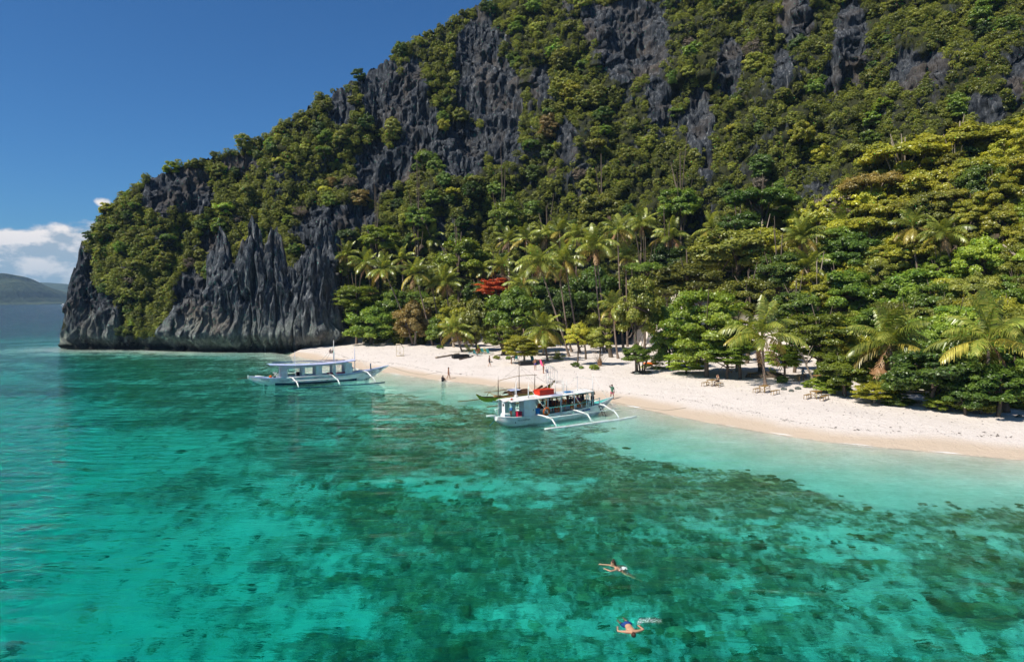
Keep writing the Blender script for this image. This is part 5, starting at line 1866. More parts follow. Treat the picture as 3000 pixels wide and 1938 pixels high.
    lettering(root, 'MV-COURTNEY', 0.20, (-4.1, -beam(-4.1) * 0.985 - 0.02, 0.46), (math.radians(86), 0, math.radians(-2)), INK)
    lettering(root, 'LADY CONNIE', 0.34, (6.55, -beam(6.55) * 0.95 - 0.04, 0.93), (math.radians(80), math.radians(-11), math.radians(14)), INK_GREY)
    lettering(root, 'NO STANDING ON RAIL', 0.13, (0.9, -beam(0.9) * 0.98 - 0.03, 0.52), (math.radians(86), 0, 0), INK)
    MB().box((3.6, -beam(3.6) * 0.985 - 0.02, 0.74), (1.15, 0.02, 0.16), ry=-0.07, rz=0.1).build('blue_nameplate', BLUE, root)
    MB().ball((-5.0, -beam(-5) * 0.93 - 0.01, 0.36), (0.06, 0.05, 0.06), 8, 6).build('exhaust', BLACK, root, True)
    # moorings
    bow = on2(7.2, 0, 1.2)
    end = onz(2010, 1192, 0.5)
    pts = [bow.lerp(end, t) for t in np.linspace(0, 1, 12)]
    for p, t in zip(pts, np.linspace(0, 1, 12)): p.z = max(bow.z * (1 - t) ** 1.6 + 0.06, gz(p.x, p.y) + 0.03)
    tag(line('mooring_line', pts, 0.02, ROPE), 'thin mooring line from the teal boat bow to the wet sand', 'rope')
    tag(line('stern_line', [on2(-6.5, 0.2, 0.95), onz(1408, 1266, -0.8)], 0.022, ROPE_BLUE, sag=0.15), 'blue stern line sloping into the water behind the teal boat', 'rope')
    return gun, beam


GUN2, BEAM2 = boat_teal()


# ------------------------------------------------------------------ lime canoe behind it
def canoe():
    A, B = onz(1428, 1180), onz(1585, 1160)
    c = (A + B) / 2
    hd = math.atan2(B.y - A.y, B.x - A.x)
    root = empty('outrigger_canoe', (c.x, c.y, 0), hd)
    tag(root, 'slim lime green outrigger canoe with bamboo masts at the water edge', 'boat', 'outrigger boats in the bay')
    L = (B - A).length / 2
    st = [(-L - 1.6, 0.03, 1.15, 1.02), (-L - 0.9, 0.22, 0.78, 0.35), (-L * 0.7, 0.46, 0.55, -0.25), (0, 0.56, 0.50, -0.3), (L * 0.7, 0.46, 0.60, -0.25), (L + 0.8, 0.2, 0.95, 0.3), (L + 2.4, 0.03, 1.75, 1.62)]
    gun, beam = hull_parts(root, st, LIME, WHITE_OLD, 0.16, BROWN, BROWN, 0.12, 0.035)
    outriggers(root, gun, beam, (-L * 0.55, L * 0.5), 2.6, (-L - 2.2, L + 0.6), BAMBOO, BAMBOO, 0.04, 0.06, 0.75, BAMBOO, zf=0.05)
    for x, h in ((-L * 0.62, 2.9), (L * 0.15, 4.2), (L * 0.75, 2.9)): mast(root, x, 0, 0.45, h, 0.05, BROWN)
    MB().tube([(-L * 0.62, 0.05, 2.4), (L * 0.15, 0.06, 2.75), (L * 0.85, 0.05, 2.65)], 0.035, 6).build('boom', BAMBOO, root, True)
    cv = MB()
    xs = np.linspace(-L * 0.35, L * 0.45, 7)
    for a, b in zip(xs[:-1], xs[1:]):
        for t0, t1 in ((0, 1), (1, 2), (2, 3), (3, 4)):
            f = lambda x, t: (x, -0.62 + 0.31 * t, 0.72 + 0.42 * math.sin(math.pi * t / 4) + 0.03 * math.sin(x * 5))
            cv.add([f(a, t0), f(b, t0), f(b, t1), f(a, t1)], [(0, 1, 2, 3)])
    o = cv.build('brown_awning', BROWN, root)
    o.modifiers.new('solid', 'SOLIDIFY').thickness = 0.03
    MB().box((-0.3, -0.1, 1.17), (1.5, 0.7, 0.03), rx=0.15).build('blue_tarp', BLUE_PALE, root)
    MB().ball((-L * 0.7, 0, 0.62), (0.35, 0.25, 0.16), 10, 6).ball((-L * 0.55, 0.1, 0.6), (0.25, 0.2, 0.15), 8, 6).build('net_heap', BAMBOO, root, True)
    for a, b in (((L * 0.15, 0, 4.0), (-L * 0.55, -2.1, 0.8)), ((L * 0.15, 0, 4.0), (L * 0.5, -2.1, 0.8)), ((L * 0.15, 0, 4.0), (L + 1.4, 0, 1.2)), ((L * 0.15, 0, 4.0), (-L - 0.8, 0, 0.8))):
        line('stay', [a, b], 0.012, ROPE, root)
    MB().tube([(L * 0.6, -0.3, 0.7), (L * 1.0, -0.2, 1.25)], [0.05, 0.16], 7).build('rolled_sail', BROWN, root, True)


canoe()


def far_boat():
    p = onz(189, 894)
    root = empty('distant_boat', (p.x, p.y, 0), 0.2)
    MB().add([(-9, 0, 1.6), (-6, -2, 1.2), (7, -2, 1.4), (11, 0, 2.6), (7, 2, 1.4), (-6, 2, 1.2), (-6, -1.2, -0.4), (8, -0.8, -0.4), (8, 0.8, -0.4), (-6, 1.2, -0.4)],
             [(0, 1, 2, 3, 4, 5), (1, 6, 7, 2), (2, 7, 3), (3, 7, 8), (3, 8, 4), (4, 8, 9, 5), (5, 9, 0), (0, 9, 6), (0, 6, 1)]).build('hull', WHITE, root)
    MB().box((-1, 0, 3.0), (8, 2.6, 2.4)).build('cabin', WHITE, root, bevel=0.1)
    tag(root, 'tiny white boat far off under the hazy hills', 'boat', 'outrigger boats in the bay')


far_boat()


# ------------------------------------------------------------------ life jackets and ring on the teal boat
def vest_mesh():
    mb = MB()
    out = [(-0.22, 0), (0.22, 0), (0.25, 0.22), (0.22, 0.40), (0.20, 0.56), (0.08, 0.58), (0.06, 0.40), (-0.06, 0.40), (-0.08, 0.58), (-0.20, 0.56), (-0.22, 0.40), (-0.25, 0.22)]
    n = len(out)
    fr = [(x, -0.07, z) for x, z in out] + [(x, 0.07, z) for x, z in out]
    mb.add(fr, [tuple(range(n))[::-1], tuple(range(n, 2 * n))] + [(i, (i + 1) % n, n + (i + 1) % n, n + i) for i in range(n)])
    me = bpy.data.meshes.new('life_jacket')
    me.from_pydata(mb.v, [], mb.f)
    me.update()
    me.materials.append(ORANGE)
    return me


VEST = vest_mesh()
_sm = MB()
for z in (0.12, 0.30): _sm.box((0, -0.075, z), (0.46, 0.012, 0.045))
_sm.box((0, -0.08, 0.21), (0.05, 0.015, 0.34))
STRAP = bpy.data.meshes.new('strap')
STRAP.from_pydata(_sm.v, [], _sm.f)
STRAP.materials.append(BLACK)
VESTS = [(1633, 0.98, 0.88, 'hanging low on the near rail beside the ring buoy'), (1678, 0.98, 1.02, 'hanging upright in the middle of the near rail'), (1697, 0.95, 1.10, 'slumped against the bench past the middle of the rail'),
         (1605, 0.30, 1.38, 'propped on the bench above the ring buoy'), (1639, 0.30, 1.38, 'lying bright on the bench behind the middle posts'), (1652, 0.28, 1.38, 'standing on the bench beside the standing passenger'),
         (1685, 0.10, 1.42, 'on the bench next to the passenger in pink shorts'), (1580, 0.20, 1.20, 'bundled on the seat behind the blue drum')]
for k, (px, yy, z, wh) in enumerate(VESTS):
    o = bpy.data.objects.new('life_jacket', VEST)
    COL.objects.link(o)
    o.location = on2(s2(px, yy), yy, z)
    o.rotation_euler = (0.12 * (k % 3 - 1), 0.1 * (k % 2), H2 + 0.25 * (k % 4 - 1.5))
    tag(o, 'orange life jacket ' + wh, 'life jacket', 'life jackets on the teal boat')
    s = bpy.data.objects.new('strap', STRAP)
    COL.objects.link(s)
    s.parent = o
ring = MB()
for k in range(24):
    pass
N1, N2 = 28, 10
vs = [((0.33 + 0.085 * math.cos(2 * math.pi * j / N2)) * math.cos(2 * math.pi * i / N1), 0.085 * math.sin(2 * math.pi * j / N2), (0.33 + 0.085 * math.cos(2 * math.pi * j / N2)) * math.sin(2 * math.pi * i / N1)) for i in range(N1) for j in range(N2)]
fs = [(i * N2 + j, ((i + 1) % N1) * N2 + j, ((i + 1) % N1) * N2 + (j + 1) % N2, i * N2 + (j + 1) % N2) for i in range(N1) for j in range(N2)]
o = ring.add(vs, fs).build('ring_buoy', ORANGE, None, True)
o.location = on2(s2(1601, 1.2), 1.22, 1.12)
o.rotation_euler = (0.1, 0, H2)
tag(o, 'orange ring buoy hanging on the near rail of the teal boat', 'ring buoy')
rope_ring = MB().tube([(0.44 * math.cos(t), -0.02, 0.44 * math.sin(t)) for t in np.linspace(0, 6.283, 25)], 0.012, 5).build('grab_rope', ROPE, o, True)
bp = MB()
bp.ball((0, 0, 0.28), (0.20, 0.14, 0.30), 12, 9)
o = bp.build('backpack', BLACK, None, True)
o.location = on2(s2(1625, 0.3), 0.3, 1.36)
MB().tube([(-0.12, -0.12, 0.1), (-0.13, -0.2, 0.3), (-0.1, -0.1, 0.52)], 0.025, 5).tube([(0.12, -0.12, 0.1), (0.13, -0.2, 0.3), (0.1, -0.1, 0.52)], 0.025, 5).build('strap', ORANGE, o, True)
tag(o, 'dark backpack on the bench of the teal boat', 'backpack')
# ------------------------------------------------------------------ people
def mat_skin(name, c):
    M = Mat(name)
    n = M.noise(M.coord(), 9, 4, 0.6)
    return M.set(M.mix(n, c, tuple(x * 0.72 for x in c)), 0.5, None, **{'Specular IOR Level': 0.3})


SKIN = {'light': mat_skin('skin_light', (0.56, 0.32, 0.20)), 'tan': mat_skin('skin_tan', (0.42, 0.20, 0.11)), 'brown': mat_skin('skin_brown', (0.17, 0.075, 0.040))}
HAIR = {'black': paint('hair_black', (0.012, 0.010, 0.009), 0.5, 0.3, 20), 'brown': paint('hair_brown', (0.045, 0.022, 0.013), 0.5, 0.3, 20)}
CLOTH = {}


def cloth(name, c):
    if name not in CLOTH: CLOTH[name] = paint('cloth_' + name, c, 0.85, 0.3, 9)
    return CLOTH[name]


J0 = dict(pelvis=(0, 0, .95), waist=(0, 0, 1.10), chest=(0, 0, 1.30), neck=(0, 0, 1.50), head=(0, -.015, 1.645),
          sl=(.185, 0, 1.43), el=(.25, .02, 1.15), wl=(.26, -.06, .90), sr=(-.185, 0, 1.43), er=(-.25, .02, 1.15), wr=(-.26, -.06, .90),
          hl=(.09, 0, .93), kl=(.10, -.02, .50), al=(.105, .02, .08), tl=(.12, -.15, .035), hr=(-.09, 0, .93), kr=(-.10, -.02, .50), ar=(-.105, .02, .08), tr=(-.12, -.15, .035))


def remesh(o, vox, smooth=4):
    m = o.modifiers.new('merge', 'REMESH')
    m.mode = 'VOXEL'
    m.voxel_size = vox
    m.use_smooth_shade = True
    s = o.modifiers.new('soften', 'SMOOTH')
    s.iterations = smooth
    s.factor = 0.5


def frame(up, fwd=Vector((0, -1, 0))):
    z = up.normalized()
    y = -(fwd - z * fwd.dot(z))
    y = y.normalized() if y.length > 0.05 else Vector((0, 1, 0))
    x = y.cross(z)
    return Matrix((x, y, z)).transposed()


def person(label, loc, rz, pose, skin='light', hair='black', wear=(), scale=1.0, name='person', face=None, bun=False, hat=None, group=None, female=False):
    """pose overrides joints of a standing figure that looks along -y. wear: (garment, colour name, colour)."""
    J = {k: Vector(v) for k, v in {**J0, **pose}.items()}
    root = empty(name, loc, rz)
    root.scale = (scale,) * 3
    spine = J['neck'] - J['pelvis']
    fwd = Vector(face) if face else Vector((0, -1, 0))
    sh = J['sl'] - J['sr']
    front = spine.cross(sh)
    if front.length < 0.01: front = Vector((0, -1, 0))
    T = frame(spine, -front if front.dot(fwd) < 0 else front)
    b = MB()
    k = 0.92 if female else 1.0

    def trunk(mb, g=0.0, parts=('p', 'w', 'c', 's')):
        if 'p' in parts: mb.ball(J['pelvis'], (.160 + g, .115 + g, .13 + g), 14, 10, T)
        if 'w' in parts: mb.ball(J['waist'], (.132 * k + g, .098 + g, .16 + g), 14, 10, T)
        if 'c' in parts: mb.ball(J['chest'], (.165 * k + g, .115 + g, .19 + g), 14, 10, T)
        if 's' in parts: mb.tube([J['sl'], (J['sl'] + J['sr']) / 2 + spine * 0.03, J['sr']], [.058 + g, .075 + g, .058 + g], 10)

    def arm(mb, s, a, bb, g=0.0):
        S, E, W = J['s' + s], J['e' + s], J['w' + s]
        P = [S, S.lerp(E, .5), E, E.lerp(W, .35), W]
        Rr = [.056, .048, .038, .040, .026]
        n = 5
        i0, i1 = int(a * 4), max(int(round(bb * 4)), int(a * 4) + 1)
        mb.tube(P[i0:i1 + 1], [r * k + g for r in Rr[i0:i1 + 1]], 9)

    def leg(mb, s, a, bb, g=0.0):
        H, K, A = J['h' + s], J['k' + s], J['a' + s]
        P = [H, H.lerp(K, .3), H.lerp(K, .65), K, K.lerp(A, .3), K.lerp(A, .65), A]
        Rr = [.088, .084, .068, .053, .056, .045, .034]
        i0, i1 = int(a * 6), int(round(bb * 6))
        mb.tube(P[i0:i1 + 1], [r + g for r in Rr[i0:i1 + 1]], 10)

    trunk(b)
    for s in 'lr':
        arm(b, s, 0, 1)
        leg(b, s, 0, 1)
        A, Tt = J['a' + s], J['t' + s]
        heel = A + (A - Tt) * 0.25
        heel.z = min(heel.z, A.z)
        b.tube([A + Vector((0, 0, .0)), A.lerp(Tt, .2) - Vector((0, 0, .01)), A.lerp(Tt, .7), Tt], [.036, .042, .040, .026], 8)
        # hand: palm, four fingers of different length and a thumb, slightly curled
        W, E = J['w' + s], J['e' + s]
        d = (W - E).normalized()
        side = d.cross(T @ Vector((0, 1, 0)))
        side = side.normalized() if side.length > 0.05 else d.orthogonal().normalized()
        nrm = d.cross(side).normalized()
        b.tube([W - d * .01, W + d * .045, W + d * .09], [.026, .036, .034], 8)
        for f, ln in ((-1.5, .062), (-.5, .078), (.5, .074), (1.5, .056)):
            p0 = W + d * .085 + side * .0165 * f
            b.tube([p0, p0 + d * ln * .55 + nrm * .004, p0 + d * ln * .95 + nrm * .02], [.0105, .010, .009], 6)
        p0 = W + d * .03 + side * .03
        b.tube([p0, p0 + (d * .6 + side).normalized() * .035, p0 + (d * 1.2 + side * .8).normalized() * .065], [.013, .012, .010], 6)
    # neck and head with nose, brow, chin and ears
    hd = J['head']
    Th = frame((hd - J['neck']) * 0.4 + Vector((0, 0, 0.06)) if not face else (hd - J['neck']), fwd)
    b.tube([J['neck'] - spine.normalized() * .05, J['neck'], hd - Th @ Vector((0, 0, .06))], [.062, .054, .050], 10)
    b.ball(hd, (.076, .094, .112), 14, 12, Th)
    b.ball(hd + Th @ Vector((0, -.055, -.06)), (.050, .045, .055), 10, 8, Th)
    b.ball(hd + Th @ Vector((0, -.097, -.012)), (.014, .020, .026), 8, 6, Th)
    b.ball(hd + Th @ Vector((0, -.080, .028)), (.055, .020, .014), 8, 6, Th)
    for s in (-1, 1): b.ball(hd + Th @ Vector((s * .078, .008, -.005)), (.012, .022, .032), 8, 6, Th)
    body = b.build('body', SKIN[skin], root)
    remesh(body, 0.0125, 3)
    for s in (-1, 1):
        MB().ball(hd + Th @ Vector((s * .030, -.088, .005)), .0095, 8, 6).build('eye', HAIR['black'], root, True)
    MB().ball(hd + Th @ Vector((0, -.094, -.052)), (.024, .006, .006), 8, 5, Th).build('mouth', cloth('lip', (0.35, 0.08, 0.06)), root, True)
    h = MB()
    h.ball(hd + Th @ Vector((0, .018, .026)), (.086, .094, .104), 14, 10, Th)
    if female: h.ball(hd + Th @ Vector((0, .07, -.05)), (.07, .05, .11), 10, 8, Th)
    if bun: h.ball(hd + Th @ Vector((0, .05, .135)), (.045, .045, .045), 10, 8)
    ho = h.build('hair', HAIR[hair], root, True)
    remesh(ho, 0.012, 3)
    if hat:
        q = MB()
        q.ball(hd + Th @ Vector((0, .005, .055)), (.096, .108, .088), 14, 8, Th)
        q.ball(hd + Th @ Vector((0, -.11, .055)), (.07, .07, .012), 12, 6, Th)
        q.build('cap', cloth(hat[0], hat[1]), root, True)
    for g, cn, cc in wear:
        mb = MB()
        if g == 'shorts':
            trunk(mb, .017, ('p',))
            for s in 'lr': leg(mb, s, 0, .36, .022)
        elif g == 'trunks':
            trunk(mb, .014, ('p',))
            for s in 'lr': leg(mb, s, 0, .2, .018)
        elif g == 'trousers':
            trunk(mb, .016, ('p',))
            for s in 'lr': leg(mb, s, 0, .95, .02)
        elif g == 'shirt':
            trunk(mb, .018)
            for s in 'lr': arm(mb, s, 0, .5, .018)
        elif g == 'vest':
            trunk(mb, .012, ('w', 'c', 's'))
        elif g == 'swimsuit':
            trunk(mb, .010, ('p', 'w'))
            mb.ball(J['chest'] - T @ Vector((0, 0, .03)), (.168 * k, .122, .13), 14, 10, T)
        elif g == 'briefs':
            mb.ball(J['pelvis'] - T @ Vector((0, 0, .02)), (.168, .124, .095), 14, 10, T)
        elif g == 'bra':
            mb.ball(J['chest'] + T @ Vector((0, 0, .0)), (.170 * k, .128, .06), 14, 10, T)
        elif g == 'wrap':
            mb.tube([J['waist'], J['pelvis'], (J['kl'] + J['kr']) / 2], [.14, .19, .21], 14)
        o = mb.build({'bra': 'bikini_top', 'briefs': 'bikini_bottom', 'wrap': 'wrap_skirt'}.get(g, g), cloth(cn, cc), root)
        remesh(o, 0.014, 3)
    tag(root, label, 'person', group)
    return root


def stand(px, py, z=None):
    """Feet at the photo pixel, on the sand."""
    p = onz(px, py, 0.8)
    for _ in range(6): p = onz(px, py, gz(p.x, p.y))
    return (p.x, p.y, gz(p.x, p.y))


WALK = dict(kl=(.09, -.16, .50), al=(.10, -.22, .08), tl=(.10, -.38, .04), kr=(-.09, .06, .49), ar=(-.10, .26, .13), tr=(-.10, .14, .03), el=(.25, .10, 1.16), wl=(.27, .12, .90), er=(-.25, -.08, 1.16), wr=(-.25, -.26, .95))
SIT = dict(pelvis=(0, .05, .50), waist=(0, .05, .65), chest=(0, .04, .85), neck=(0, .02, 1.05), head=(0, -.02, 1.19), sl=(.185, .03, .98), sr=(-.185, .03, .98), el=(.24, -.06, .72), wl=(.16, -.30, .66), er=(-.24, -.06, .72), wr=(-.16, -.30, .66),
           hl=(.09, .03, .49), kl=(.11, -.38, .48), al=(.11, -.40, .08), tl=(.12, -.56, .03), hr=(-.09, .03, .49), kr=(-.11, -.38, .48), ar=(-.11, -.40, .08), tr=(-.12, -.56, .03))
FLOOR = dict(pelvis=(0, .05, .13), waist=(0, .09, .27), chest=(0, .06, .47), neck=(0, .0, .66), head=(0, -.05, .79), sl=(.18, .02, .60), sr=(-.18, .02, .60), el=(.24, -.14, .42), wl=(.10, -.34, .40), er=(-.24, -.14, .42), wr=(-.10, -.34, .40),
             hl=(.09, .0, .12), kl=(.14, -.36, .42), al=(.12, -.52, .07), tl=(.13, -.68, .03), hr=(-.09, .0, .12), kr=(-.14, -.36, .42), ar=(-.12, -.52, .07), tr=(-.13, -.68, .03))
GB = 'people on the beach'
PI = math.pi

person('woman in a dark bikini walking along the wet sand', stand(1314, 1105), PI / 2, WALK, 'tan', 'brown', [('bra', 'black', (0.02, 0.015, 0.02)), ('briefs', 'black', (0.02, 0.015, 0.02))], 1.0, group=GB, female=True)
person('person in black sitting in the shallows at the water edge', stand(1297, 1117), PI * 0.8, FLOOR, 'tan', 'black', [('shirt', 'ink', (0.015, 0.014, 0.022)), ('shorts', 'ink', (0.015, 0.014, 0.022))], 1.0, group=GB)
person('pale person in dark shorts walking in front of the loungers', stand(1434, 1074), PI / 2 + 0.3, WALK, 'light', 'brown', [('vest', 'charcoal', (0.03, 0.03, 0.035)), ('shorts', 'charcoal', (0.03, 0.03, 0.035))], 1.0, group=GB)
person('man in a white cap and blue trunks holding out a pink float', stand(1568, 1084), 0.2,
       dict(el=(.46, -.03, 1.44), wl=(.72, -.06, 1.52), er=(-.36, .06, 1.20), wr=(-.20, -.10, 1.02)), 'tan', 'brown', [('trunks', 'blue', (0.03, 0.05, 0.35))], 1.02, group=GB, hat=('cap_white', (0.8, 0.8, 0.8)))
person('tanned person holding the other end of the pink float', stand(1592, 1094), 1.2,
       dict(el=(.25, -.16, 1.22), wl=(.22, -.38, 1.30), er=(-.24, -.05, 1.18), wr=(-.20, -.25, 1.28)), 'tan', 'brown', [('briefs', 'seagreen', (0.02, 0.12, 0.08)), ('bra', 'seagreen', (0.02, 0.12, 0.08))], 1.0, group=GB, female=True)
person('person in black bending over in the shade beside the black platform', stand(1498, 1066), PI / 2 - 0.2,
       dict(waist=(0, -.10, 1.05), chest=(0, -.28, 1.14), neck=(0, -.45, 1.20), head=(0, -.57, 1.20), sl=(.18, -.40, 1.16), sr=(-.18, -.40, 1.16), el=(.2, -.44, .90), wl=(.16, -.52, .68), er=(-.2, -.44, .90), wr=(-.16, -.52, .68)),
       'tan', 'black', [('vest', 'ink', (0.015, 0.014, 0.022)), ('briefs', 'ink', (0.015, 0.014, 0.022))], 1.0, group=GB)
person('person in a green shirt and pink shorts shading the eyes beside the teal boat', stand(1793, 1164), 0.25,
       dict(er=(-.36, -.06, 1.58), wr=(-.12, -.12, 1.72), head=(0.0, -.01, 1.645), kl=(.16, -.02, .5), al=(.20, .03, .08), tl=(.24, -.12, .03), kr=(-.14, -.01, .5), ar=(-.17, .02, .08), tr=(-.21, -.13, .03)), 'brown', 'black',
       [('shirt', 'green', (0.10, 0.26, 0.17)), ('shorts', 'pink', (0.60, 0.16, 0.22))], 1.0, group=GB)
person('dark figure sitting in the shade at the foot of the rock wall', stand(968, 1034), 0.2, FLOOR, 'brown', 'black', [('shirt', 'rust', (0.16, 0.04, 0.02)), ('shorts', 'ink', (0.015, 0.014, 0.022))], 1.0, group=GB)
person('smaller dark figure sitting to the right at the foot of the rock wall', stand(976, 1033), -0.4, FLOOR, 'brown', 'black', [('shirt', 'ink', (0.015, 0.014, 0.022)), ('shorts', 'ink', (0.015, 0.014, 0.022))], 0.8, group=GB)
_spot = stand(2104, 1127)
person('bare backed person in black shorts seated at the shaded bamboo table', (_spot[0], _spot[1], _spot[2] - 0.02), -PI / 2 - 0.2, dict(SIT, wl=(.05, -.20, 1.12), wr=(-.05, -.20, 1.12), el=(.22, -.16, .86), er=(-.22, -.16, .86)), 'light', 'brown', [('shorts', 'ink', (0.015, 0.014, 0.022))], 1.0, group=GB)
_spot = stand(2352, 1107)
person('person in a pale top seated at the far bamboo table', _spot, PI * 0.6, SIT, 'tan', 'black', [('shirt', 'paleblue', (0.35, 0.45, 0.5)), ('shorts', 'ink', (0.015, 0.014, 0.022))], 1.0, group=GB)
_spot = stand(1393, 1041)
person('person resting on the nearest teal lounger', (_spot[0], _spot[1], _spot[2] - 0.08), 0.9, dict(SIT, kl=(.1, -.42, .42), kr=(-.1, -.42, .42)), 'tan', 'black', [('shorts', 'blue2', (0.02, 0.10, 0.22))], 1.0, group=GB)
_spot = stand(1402, 1037)
person('person sitting among the teal loungers with bent head', (_spot[0], _spot[1], _spot[2] - 0.06), -0.5, dict(SIT, head=(0, -.10, 1.16)), 'tan', 'brown', [('shirt', 'rust', (0.16, 0.04, 0.02)), ('shorts', 'ink', (0.015, 0.014, 0.022))], 1.0, group=GB)

# on the teal boat
GT = 'people on the teal boat'


def aboard(px, yy, dz=0.0):
    s = s2(px, yy)
    return on2(s, yy, GUN2(s) - 0.05 + dz)


person('crew in a red cap and patterned blue clothes at the stern locker', aboard(1497, 0.55), H2 + PI / 2, dict(el=(.22, -.10, 1.22), wl=(.20, -.34, 1.20), er=(-.22, -.20, 1.25), wr=(-.16, -.46, 1.24), neck=(0, -.05, 1.49), head=(0, -.08, 1.63)), 'brown', 'black',
       [('shirt', 'wave', (0.30, 0.50, 0.52)), ('shorts', 'denim', (0.06, 0.22, 0.52))], 1.0, group=GT, hat=('cap_red', (0.6, 0.05, 0.02)))
person('passenger reaching forward with one raised arm under the canopy', aboard(1664, 0.15), H2 + PI / 2, dict(er=(-.26, -.30, 1.28), wr=(-.20, -.56, 1.48), el=(.24, -.10, 1.16), wl=(.20, -.30, 1.05)), 'brown', 'black', [('trunks', 'maroon', (0.16, 0.03, 0.05))], 0.95, group=GT)
person('broad passenger in pink shorts standing with the back to the sea', aboard(1693, 0.05), H2 + 2.6, dict(), 'tan', 'brown', [('shorts', 'magenta', (0.45, 0.08, 0.32))], 1.02, group=GT)
person('passenger with long dark hair and blue clothes leaning on the last canopy post', aboard(1708, 0.1), H2 + 2.0, dict(er=(-.24, -.22, 1.22), wr=(-.05, -.34, 1.26)), 'brown', 'black', [('shirt', 'black2', (0.02, 0.02, 0.025)), ('trousers', 'navy', (0.02, 0.06, 0.13))], 1.0, group=GT, female=True)
person('crew in a flowered wrap standing on the foredeck by the mast', aboard(1737, 0.45), H2 + 2.1, dict(er=(-.22, -.16, 1.20), wr=(.02, -.24, 1.22), el=(.22, -.16, 1.20), wl=(-.02, -.26, 1.16)), 'brown', 'black', [('vest', 'flower', (0.28, 0.33, 0.36)), ('shorts', 'black2', (0.02, 0.02, 0.025))], 0.98, group=GT)
person('passenger lounging low on the bench near the ring buoy', on2(s2(1611, 0.2), 0.2, 0.92), H2 + PI, SIT, 'brown', 'black', [('shirt', 'ink', (0.015, 0.014, 0.022)), ('shorts', 'ink', (0.015, 0.014, 0.022))], 1.0, group=GT)

for px_, yy_, rz_, sk_, cl_, lab_ in ((1590, .25, .2, 'tan', ('teal2', (0.03, 0.16, 0.18)), 'passenger seated first behind the blue drum'), (1618, .3, -.3, 'brown', ('rust', (0.16, 0.04, 0.02)), 'passenger in rust seated behind the ring buoy'),
                                 (1631, .28, .1, 'tan', ('ink', (0.015, 0.014, 0.022)), 'dark clad passenger seated left of the bright life jacket'), (1646, .3, .4, 'light', ('cream', (0.5, 0.45, 0.38)), 'passenger in cream seated in the middle of the bench'),
                                 (1673, .3, -.2, 'brown', ('ink', (0.015, 0.014, 0.022)), 'dark clad passenger seated beside the reaching passenger'), (1701, .3, .3, 'tan', ('maroon', (0.16, 0.03, 0.05)), 'passenger in maroon seated below the last canopy post')):
    person(lab_, on2(s2(px_, yy_), yy_, 0.88), H2 + rz_, SIT, sk_, 'black', [('shirt', *cl_), ('shorts', 'ink', (0.015, 0.014, 0.022))], 0.98, group=GT)

# swimmers
p = onz(1803, 1666)
person('woman with tied up dark hair swimming breaststroke with one arm stretched out', (p.x, p.y, 0), -1.75,
       dict(pelvis=(0, .42, -.34), waist=(0, .30, -.20), chest=(0, .14, -.04), neck=(0, -.03, .12), head=(0, -.10, .27), sl=(.17, .04, .04), sr=(-.17, .04, .04),
            el=(.34, -.18, .03), wl=(.16, -.40, .03), er=(-.26, -.28, .06), wr=(-.22, -.60, .08),
            hl=(.09, .45, -.36), kl=(.16, .74, -.52), al=(.14, 1.02, -.80), tl=(.14, 1.14, -.92), hr=(-.09, .45, -.36), kr=(-.16, .66, -.66), ar=(-.14, .92, -.95), tr=(-.14, 1.0, -1.08)),
       'light', 'brown', [('briefs', 'white', (0.7, 0.7, 0.7)), ('bra', 'white', (0.7, 0.7, 0.7))], 1.0, group='swimmers in the clear water', female=True, bun=True)
p = onz(1843, 1842)
person('man in blue shorts snorkelling face down with elbows out', (p.x, p.y, 0), 0.12,
       dict(pelvis=(0, .22, .05), waist=(0, .06, .06), chest=(0, -.16, .05), neck=(0, -.37, .05), head=(0, -.52, .05), sl=(.20, -.28, .05), sr=(-.20, -.28, .05),
            el=(.46, -.20, .06), wl=(.40, .06, .05), er=(-.46, -.20, .06), wr=(-.40, .06, .05),
            hl=(.09, .26, .02), kl=(.13, .66, -.12), al=(.12, 1.05, -.22), tl=(.13, 1.2, -.30), hr=(-.09, .26, .02), kr=(-.12, .64, -.18), ar=(-.12, 1.0, -.34), tr=(-.12, 1.14, -.44)),
       'light', 'brown', [('shorts', 'swimblue', (0.015, 0.06, 0.24))], 1.0, group='swimmers in the clear water', face=(0, -.15, -1))
# ------------------------------------------------------------------ things on the beach
def prop(name, px, py, rz, label, cat, group=None, dz=0.0):
    p = stand(px, py)
    return tag(empty(name, (p[0], p[1], p[2] + dz), rz), label, cat, group)


# the pink float between the two bathers
a, b = Vector(stand(1568, 1084)), Vector(stand(1592, 1094))
pa, pb = a + Vector((0.78, -0.06, 1.55)), b + Vector((-0.1, -0.3, 1.15))
mb = MB()
for i in range(3):
    off = Vector((0.05, -0.14, 0)) * (i - 1)
    pts = [pa + off + (pb - pa) * t + Vector((0, 0, -0.22 * math.sin(math.pi * t))) for t in np.linspace(0, 1, 9)]
    mb.tube(pts, [0.05, 0.085, 0.1, 0.11, 0.115, 0.11, 0.1, 0.085, 0.06], 9)
tag(mb.build('swim_float', PINK, None, True), 'pink inflatable mat held between two bathers', 'float')


